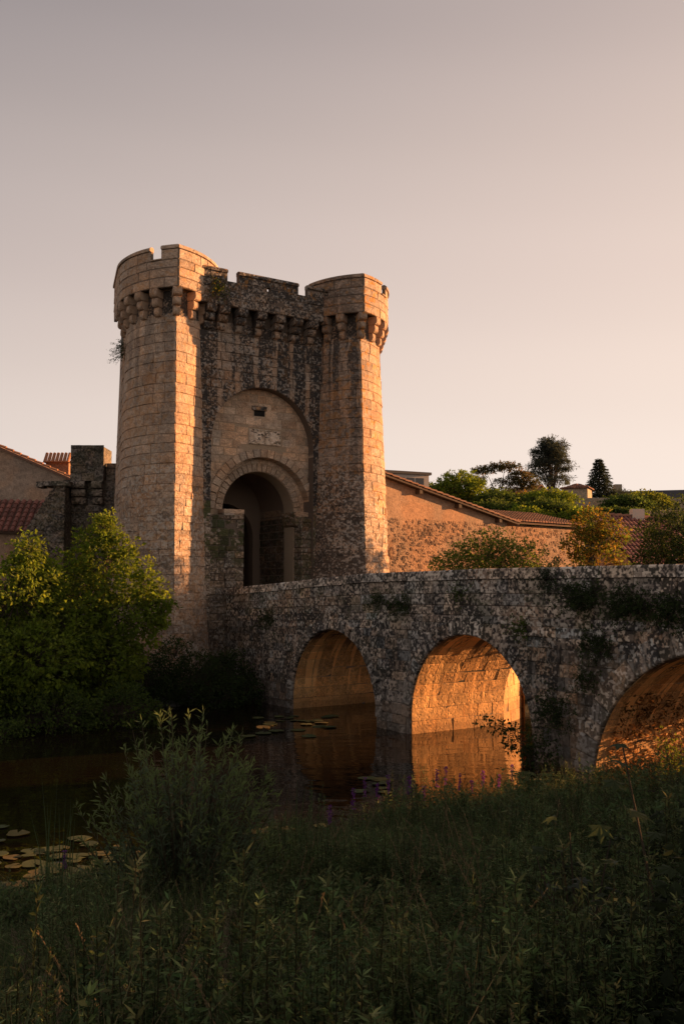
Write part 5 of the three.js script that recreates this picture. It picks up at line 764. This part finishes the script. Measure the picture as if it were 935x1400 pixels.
// ================================================================== NEAR BANK
const bankMat = LEAF_DARK, H_DARK = [[0.076, 0.116, 0.044], [0.092, 0.132, 0.048], [0.062, 0.10, 0.038], [0.13, 0.145, 0.060]];
function blade(G, x, z, a, h, w, bend, col, y = 0) { const d = V(Math.cos(a), 0, Math.sin(a)), s = V(-d.z, 0, d.x); let p = V(x, y, z), L = p.clone().addScaledVector(s, w / 2), R = p.clone().addScaledVector(s, -w / 2); for (let k = 1; k <= 3; k++) { const f = k / 3, q = V(x + d.x * bend * f * f, y + h * f * (1 - 0.18 * bend * f), z + d.z * bend * f * f), ww = w * (1 - f * 0.92) / 2, l = q.clone().addScaledVector(s, ww), r = q.clone().addScaledVector(s, -ww); G.quad(L, R, r, l, [0, 0], [1, 0], [1, 1], [0, 1], col); L = l; R = r; } }
{
  const tufts = [];
  for (let v = 0; v < 3; v++) { const G = new Geo(); for (let i = 0; i < 26; i++) blade(G, gauss() * 0.12, gauss() * 0.12, rr(0, 6.28), rr(0.3, 0.75), rr(0.006, 0.012), rr(0.15, 0.75), pick([[0.06, 0.092, 0.034], [0.074, 0.108, 0.040], [0.048, 0.08, 0.030], [0.15, 0.135, 0.07]], 0.3)); tufts.push(G); }
  for (let v = 0; v < 3; v++) { const G = new Geo(); for (let q = 0; q < 5; q++) { const x = gauss() * 0.1, z = gauss() * 0.1, h = rr(0.4, 0.8), lx = gauss() * 0.1, lz = gauss() * 0.1; G.tube([V(x, 0, z), V(x + lx, h, z + lz)], [0.003, 0.0015], [0.045, 0.045, 0.02], 3); for (let k = 0; k < 84; k++) { const f = Math.sqrt(rr(0.03, 1)); leaf(G, V(x + lx * f, h * f, z + lz * f), V(gauss(), 0.3 + gauss() * 0.5, gauss()).normalize(), rr(0.018, 0.045), rr(0.005, 0.012), pick(H_DARK, 0.5)); } } tufts.push(G); }
  const names = ['bank_grass', 'bank_herbs'];
  const spots = [[], []];
  for (let i = 0; i < 24000; i++) { const d = 1.3 + 15.5 * Math.pow(rnd(), 0.75), a = rr(-0.45, 0.45), x = Math.tan(a) * d, z = -d, [s] = toSL(x, z), y = ground(x, z); if (y < 0.02 || s < 6) continue; const clumpy = fbm(x * 0.7 + 50, z * 0.7, 3); if (fbm(x * 1.5 + 9, z * 1.5 + 70, 2) < 0.36 + gauss() * 0.05 && d > 2.6) continue; spots[clumpy + gauss() * 0.07 > 0.60 ? 0 : 1].push([x, y, z, clumpy]); }
  for (let i = 0; i < 2600; i++) { const x = rr(-16, 18), z = rr(-14, 10), y = ground(x, z); if (y < 0.05 || (z < -1 && Math.abs(x / z) < 0.5)) continue; spots[i % 2].push([x, y, z, 0.5]); }
  for (let k = 0; k < 2; k++) for (let v = 0; v < 3; v++) {
    const list = spots[k].filter((_, i) => i % 3 === v), m = new THREE.InstancedMesh(tufts[k * 3 + v].build(), bankMat, list.length), M = new THREE.Matrix4(), q = new THREE.Quaternion(), e = new THREE.Euler();
    list.forEach(([x, y, z, c], i) => { const near = Math.hypot(x, z), h = rr(0.6, 1.05) * (near < 2.6 ? 0.8 : 1) * mix(0.5, 1.35, sstep(0.3, 0.7, c)) * mix(0.7, 1.25, fbm(x * 1.9 + 20, z * 1.9, 2)) * (x < -2 ? 0.7 : near > 8 ? 0.85 : 1) * (k ? rr(0.9, 1.35) : rnd() < 0.10 ? 1.35 : 0.95); q.setFromEuler(e.set(gauss() * 0.12, rr(0, 6.28), gauss() * 0.12)); M.compose(V(x, y - 0.02, z), q, V(rr(0.9, 1.4), h, rr(0.9, 1.4))); m.setMatrixAt(i, M); const t = rr(0.55, 1.45); m.setColorAt(i, new THREE.Color().setRGB(t * rr(0.9, 1.15), t, t * rr(0.85, 1.1))); });
    m.name = numbered(names[k]); m.castShadow = m.receiveShadow = true; m.userData = { kind: 'stuff', label: k ? 'low leafy herbs growing between the grass of the near bank' : 'long green grass covering the near river bank', category: k ? 'herbs' : 'grass' }; scene.add(m);
  }
}
// ash trees on the near bank beside the bridge end, right of the view: they keep the bank in shade
for (const [x, z, k] of [[8.2, -2.2, 0], [10.6, -6.6, 1], [7.0, 3.4, 2], [12.5, 0.5, 3]]) tree('bank_ash', ['ash tree on the near bank beside the path to the bridge', 'ash tree close to the bridge end', 'ash tree farthest from the river on the near bank', 'ash tree behind the others on the near bank'][k], 'tree', onGround(x, z), { h: 2.2, tr: 0.16, blobs: [[0, 4.2, 0, 2.2, 1.8, 2.2, 5200], [-1.2, 2.8, 0.6, 1.7, 1.3, 1.7, 3000], [1.2, 3.0, -0.4, 1.8, 1.4, 1.8, 3200], [0, 1.5, 0, 1.9, 1.1, 1.9, 3200]], opt: { len: 0.16, wid: 0.1, pal: G_MID, clump: 0.22, shell: 0.2 } });
// willow bush
{
  const b = onGround(-1.45, -9.0), t = thing('willow_bush', 'grey green young willow bush at the centre of the near bank', 'shrub', b), G = new Geo(), T = new Geo();
  for (let i = 0; i < 170; i++) {
    const a = rr(0, 6.28), r = Math.sqrt(rnd()), H = mix(2.2, 1.3, r * r) * rr(0.68, 1.05), tip = V(b.x + Math.cos(a) * r * 1.0, b.y + H, b.z + Math.sin(a) * r * 0.8), m = V(b.x + Math.cos(a) * r * 0.55, b.y + H * 0.5, b.z + Math.sin(a) * r * 0.45), o = V(b.x + Math.cos(a) * 0.15 * r, b.y - 0.05, b.z + Math.sin(a) * 0.15 * r);
    T.tube([o, m, tip], [0.010, 0.007, 0.003], [0.07, 0.055, 0.025], 4);
    const n = 90; for (let k = 0; k < n; k++) { const f = rr(0.12, 1.02), p = f < 0.5 ? o.clone().lerp(m, f * 2) : m.clone().lerp(tip, f * 2 - 1), d = tip.clone().sub(m).normalize().multiplyScalar(0.7).add(V(gauss(), gauss() * 0.4, gauss())).normalize(); leaf(G, p, d, rr(0.06, 0.12), rr(0.012, 0.02), pick(f > 0.85 ? [[0.13, 0.18, 0.06], [0.15, 0.195, 0.07]] : [[0.11, 0.155, 0.082], [0.095, 0.138, 0.072], [0.135, 0.175, 0.10]], 0.2)); }
  }
  part(t, 'stem', T, BARK); part(t, 'foliage', G, LEAF);
}
// sword-leaved reeds
function reeds(label, x, z, n, h) { const b = onGround(x, z), t = thing('reed_clump', label, 'reeds', b); b.y = Math.max(b.y, -0.05); for (let i = 0; i < n; i++) { const G = new Geo(); blade(G, b.x + gauss() * 0.16, b.z + gauss() * 0.16, rr(0, 6.28), h * rr(0.6, 1.1), rr(0.022, 0.035), rr(0.03, 0.3), pick([[0.055, 0.09, 0.036], [0.065, 0.10, 0.04]], 0.2), b.y - 0.03); part(t, 'sword_leaf', G, LEAF); } }
reeds('tall sword leaved reed clump standing among the sunlit lily pads', -3.3, -11.2, 17, 1.6);
reeds('dark sword leaved reed clump right of the willow bush', -0.62, -11.6, 24, 1.35);
reeds('short dark reed clump at the right of the willow beside the pads', -1.15, -12.6, 12, 0.8);
reeds('few bent reeds at the left edge of the near bank', -4.5, -11.2, 6, 0.95);
// purple loosestrife
for (let i = 0; i < 15; i++) {
  const x = i < 3 ? [-3.15, -0.15, 0.1][i] : 0.35 + 2.6 * (i - 3) / 12 + gauss() * 0.15, z = i < 3 ? [-11.2, -12.6, -13.0][i] : -14.4 - 0.7 * (i - 3) / 12 * 2 + gauss() * 0.4, b = onGround(x, z); b.y = Math.max(b.y, 0); const H = rr(0.8, 1.15), t = thing('purple_loosestrife', i < 1 ? 'lone purple flower spike beside the reed clump' : i < 3 ? 'purple flower spike beside the dark reeds' : 'purple loosestrife spike at the water edge before the bridge', 'flower', b, i < 1 ? undefined : i < 3 ? 'purple spikes beside the dark reeds' : 'purple loosestrife along the bank'), G = new Geo(), T = new Geo(), F = new Geo(), top = V(b.x + gauss() * 0.08, b.y + H, b.z + gauss() * 0.08);
  T.tube([b.clone().add(V(0, -0.04, 0)), top], [0.005, 0.003], [0.05, 0.045, 0.02], 4);
  for (let k = 0; k < 60; k++) { const f = rr(0.05, 0.75); leaf(G, b.clone().lerp(top, f), V(gauss(), 0.4, gauss()).normalize(), rr(0.06, 0.1), 0.018, pick(H_DARK, 0.2)); }
  for (let k = 0; k < 70; k++) { const f = rr(0.76, 1.02); leaf(F, b.clone().lerp(top, f).add(V(gauss() * 0.012, 0, gauss() * 0.012)), V(gauss(), 0.3, gauss()).normalize(), 0.032, 0.024, pick([[0.20, 0.05, 0.25], [0.16, 0.04, 0.22]], 0.2)); }
  part(t, 'stem', T, BARK); part(t, 'foliage', G, LEAF); part(t, 'flower_spike', F, LEAF);
}
// leafy waterside herbs that make the fringe of the bank
{ const lab = ['bushy green waterside weed below the sunlit arch', 'tall green weed before the pier', 'bushy weed at the water edge below the shaded arch', 'low weed between the reeds and the loosestrife', 'leafy weed under the reed clump on the left', 'leafy weed at the left edge by the sunlit pads', 'bushy weed before the tall reed clump', 'bushy weed between the reed clump and the willow', 'soft weed right of the willow bush', 'tall weed beside the loosestrife', 'dense weed below the pier sapling', 'dense weed below the dry leaves of the shaded arch', 'broad weed in the grass before the loosestrife', 'broad weed before the bramble towards the bridge', 'soft weed in front of the willow to its right', 'spreading weed in the middle of the bank grass', 'small weed low in the middle of the near grass', 'small weed at the foot of the willow', 'spreading weed beside the bramble'];
  [[1.2, -14.2, 0.7, 0.95], [2.6, -14.9, 0.7, 1.0], [4.2, -15.2, 0.9, 1.0], [0.0, -12.6, 0.6, 0.6], [-2.6, -10.8, 0.5, 0.65], [-4.3, -10.6, 0.6, 0.7], [-3.6, -9.6, 0.7, 0.75], [-2.9, -9.2, 0.6, 0.7], [0.4, -11.2, 0.8, 0.75], [1.9, -12.6, 0.9, 0.95], [3.4, -13.4, 1.0, 1.05], [4.9, -13.6, 1.0, 1.15], [2.6, -10.6, 0.9, 0.9], [3.6, -9.4, 1.0, 1.0], [-0.2, -8.0, 0.7, 0.75], [1.4, -8.6, 0.8, 0.8], [0.3, -6.0, 0.5, 0.6], [-1.6, -6.2, 0.6, 0.6], [2.1, -6.8, 0.6, 0.75]].forEach(([x, z, r, h], i) => { const b = onGround(x, z); b.y = Math.max(0, b.y); tree('waterside_weed', lab[i], 'weed', b, { h: h * 0.5, tr: 0.008, stems: 4, lean: 0.25, mat: LEAF_DARK, blobs: [[0, h * 0.5, 0, r, h * 0.5, r * 0.7, 1800], [0.3, h * 0.75, 0.1, r * 0.5, h * 0.3, r * 0.5, 500]], opt: { len: 0.075, wid: 0.022, pal: H_DARK, clump: 0.1, shell: 0.2, twig: 0.003 } }); }); }
// dry grass stalks with nodding seed heads
{
  const STRAW = [[0.22, 0.16, 0.08], [0.26, 0.19, 0.10], [0.18, 0.13, 0.07]];
  const stalk = (x, z, H, lean, a, label, group, plume) => { const b = onGround(x, z), t = thing(plume ? 'meadow_plume' : 'grass_stalk', label, 'grass stalk', b, group), T = new Geo(), F = new Geo(), d = V(Math.cos(a), 0, Math.sin(a)), P = (f) => V(b.x + d.x * lean * f * f, b.y + H * f * (1 - 0.1 * f * lean), b.z + d.z * lean * f * f), c = pick(STRAW, 0.15);
    T.tube([0, 0.25, 0.5, 0.75, 1].map(P), [0.003, 0.0025, 0.002, 0.0018, 0.001], c, 4);
    const n = plume ? 130 : 46; for (let k = 0; k < n; k++) { const f = rr(plume ? 0.62 : 0.74, 1.02), w = plume ? 0.035 * (1.05 - f) * 3 + 0.008 : 0.006; leaf(F, P(f).add(V(gauss() * w, gauss() * w, gauss() * w)), d.clone().multiplyScalar(0.4).add(V(gauss() * 0.4, 0.8, gauss() * 0.4)).normalize(), rr(0.012, 0.028), 0.006, pick(plume ? [[0.13, 0.11, 0.07], [0.17, 0.14, 0.09], [0.10, 0.09, 0.055]] : STRAW, 0.2)); }
    part(t, 'stalk', T, BARK); part(t, 'seed_head', F, LEAF, 'stuff'); };
  for (const [x, z, H, lean, a] of [[1.0, -7.2, 1.25, 0.25, 2.6], [1.1, -7.3, 1.15, 0.18, 2.9], [0.55, -7.4, 1.1, 0.12, 1.2], [0.45, -7.2, 1.0, 0.1, 0.6], [0.95, -5.8, 1.05, 0.3, 3.0], [0.35, -5.2, 0.95, 0.35, 2.8], [0.6, -4.6, 0.85, 0.3, 0.3], [0.52, -3.2, 0.85, 0.12, 1.5], [0.56, -3.4, 0.95, 0.2, 2.4]]) stalk(x, z, H, lean, a, 'tall straw coloured grass stalk standing clear of the green bank grass', 'tall straw stalks');
  for (let i = 0; i < 90; i++) { const z = -3.0 - 9 * Math.pow(rnd(), 0.8), x = rr(-0.25, 0.22) * -z; stalk(x, z, rr(0.75, 1.1), rr(0.15, 0.55), rr(0, 6.28), 'dry grass stalk nodding among the bank grass', 'dry stalks in the bank grass'); }
  for (let i = 0; i < 60; i++) { const z = rr(-6.6, -2.9), x = mix(-0.38, -0.06, rnd()) * -z; stalk(x, z, rr(0.55, 0.9), rr(0.05, 0.25), rr(0, 6.28), 'pale fluffy seed plume in the grass at the lower left of the bank', 'pale plumes in the near grass', true); }
}
// maple-leaved sapling and bramble at the right
{
  const lobes = (() => { const s = []; for (let i = 0; i < 15; i++) { const a = (i / 14 - 0.5) * 4.6, r = i % 3 === 1 ? 1 : i % 3 === 0 ? 0.52 : 0.6; s.push([Math.sin(a) * r * (1 - 0.12 * Math.abs(a)), Math.cos(a) * r]); } return s; })();
  const mapleLeaf = (G, p, dir, size, col) => { const side = V(gauss() * 0.3, 1, gauss() * 0.3).cross(dir).normalize(), n = dir.clone().cross(side).normalize(), q = (l) => p.clone().addScaledVector(side, l[0] * size * 0.62).addScaledVector(dir, (l[1] + 0.3) * size * 0.62).addScaledVector(n, -0.12 * size * (l[0] * l[0] + l[1] * l[1])); for (let i = 0; i < 14; i++) G.tri(p, q(lobes[i]), q(lobes[i + 1]), [0, 0], [1, 0], [0, 1], col); };
  const sap = (label, x, z, H, n, size, R, pal) => { const b = onGround(x, z), t = thing('maple_sapling', label, 'sapling', b), T = new Geo(); for (let k = 0; k < 5; k++) { const a = rr(0, 6.28), top = V(b.x + Math.cos(a) * R * 0.8, b.y + H * rr(0.75, 1), b.z + Math.sin(a) * R * 0.6); T.tube([V(b.x, b.y - 0.05, b.z), b.clone().lerp(top, 0.5).add(V(0, 0.1, 0)), top], [0.012, 0.008, 0.004], [0.06, 0.045, 0.025], 5); for (let i = 0; i < n / 5; i++) { const f = rr(0.3, 1.02), p = b.clone().lerp(top, f).add(V(gauss() * R * 0.35, gauss() * 0.12, gauss() * R * 0.35)), g = new Geo(); mapleLeaf(g, p, V(gauss(), -0.1 + gauss() * 0.4, gauss() * 0.7 + 0.5).normalize(), size * rr(0.7, 1.15), pick(pal, 0.2)); part(t, 'leaf', g, LEAF); } } part(t, 'stem', T, BARK); };
  const PM = [[0.06, 0.085, 0.032], [0.075, 0.10, 0.038], [0.05, 0.07, 0.028]];
  sap('broad leaved maple sapling standing before the shaded arch', 1.55, -4.5, 1.6, 95, 0.14, 0.36, PM); sap('smaller maple sapling low in the grass beside the bramble', 0.95, -4.7, 0.85, 26, 0.10, 0.3, PM); sap('maple seedling with pale leaves among the grass', 1.35, -5.6, 1.15, 30, 0.11, 0.3, [[0.06, 0.075, 0.05], [0.05, 0.07, 0.03]]);
  fineLeaves = true;
  const bramble = (label, x, z, blobs) => tree('bramble_bush', label, 'bush', onGround(x, z), { h: 0.4, tr: 0.012, stems: 4, lean: 0.4, mat: LEAF_DARK, blobs, opt: { len: 0.075, wid: 0.05, pal: [[0.030, 0.042, 0.018], [0.038, 0.05, 0.022], [0.024, 0.033, 0.015]], clump: 0.09, shell: 0.2, twig: 0.003 } });
  bramble('dark leafy bramble filling the right side of the near bank', 1.75, -4.2, [[0, 0.5, 0, 0.7, 0.45, 0.6, 2200], [-0.6, 0.35, 0.5, 0.6, 0.35, 0.5, 1400], [0.4, 0.7, -0.4, 0.6, 0.4, 0.5, 1400]]);
  bramble('dark bramble behind the maple sapling towards the bridge', 2.9, -6.6, [[0, 0.6, 0, 0.9, 0.6, 0.7, 2600], [-0.8, 0.4, 0.3, 0.8, 0.45, 0.6, 1800], [0.6, 0.8, -0.5, 0.8, 0.5, 0.6, 1600]]);
  bramble('low dark bramble at the foot of the near bank grass', 1.1, -3.0, [[0, 0.35, 0, 0.5, 0.3, 0.4, 1300], [0.5, 0.4, 0, 0.5, 0.3, 0.4, 1300]]);
}
renderer.render(scene, camera);
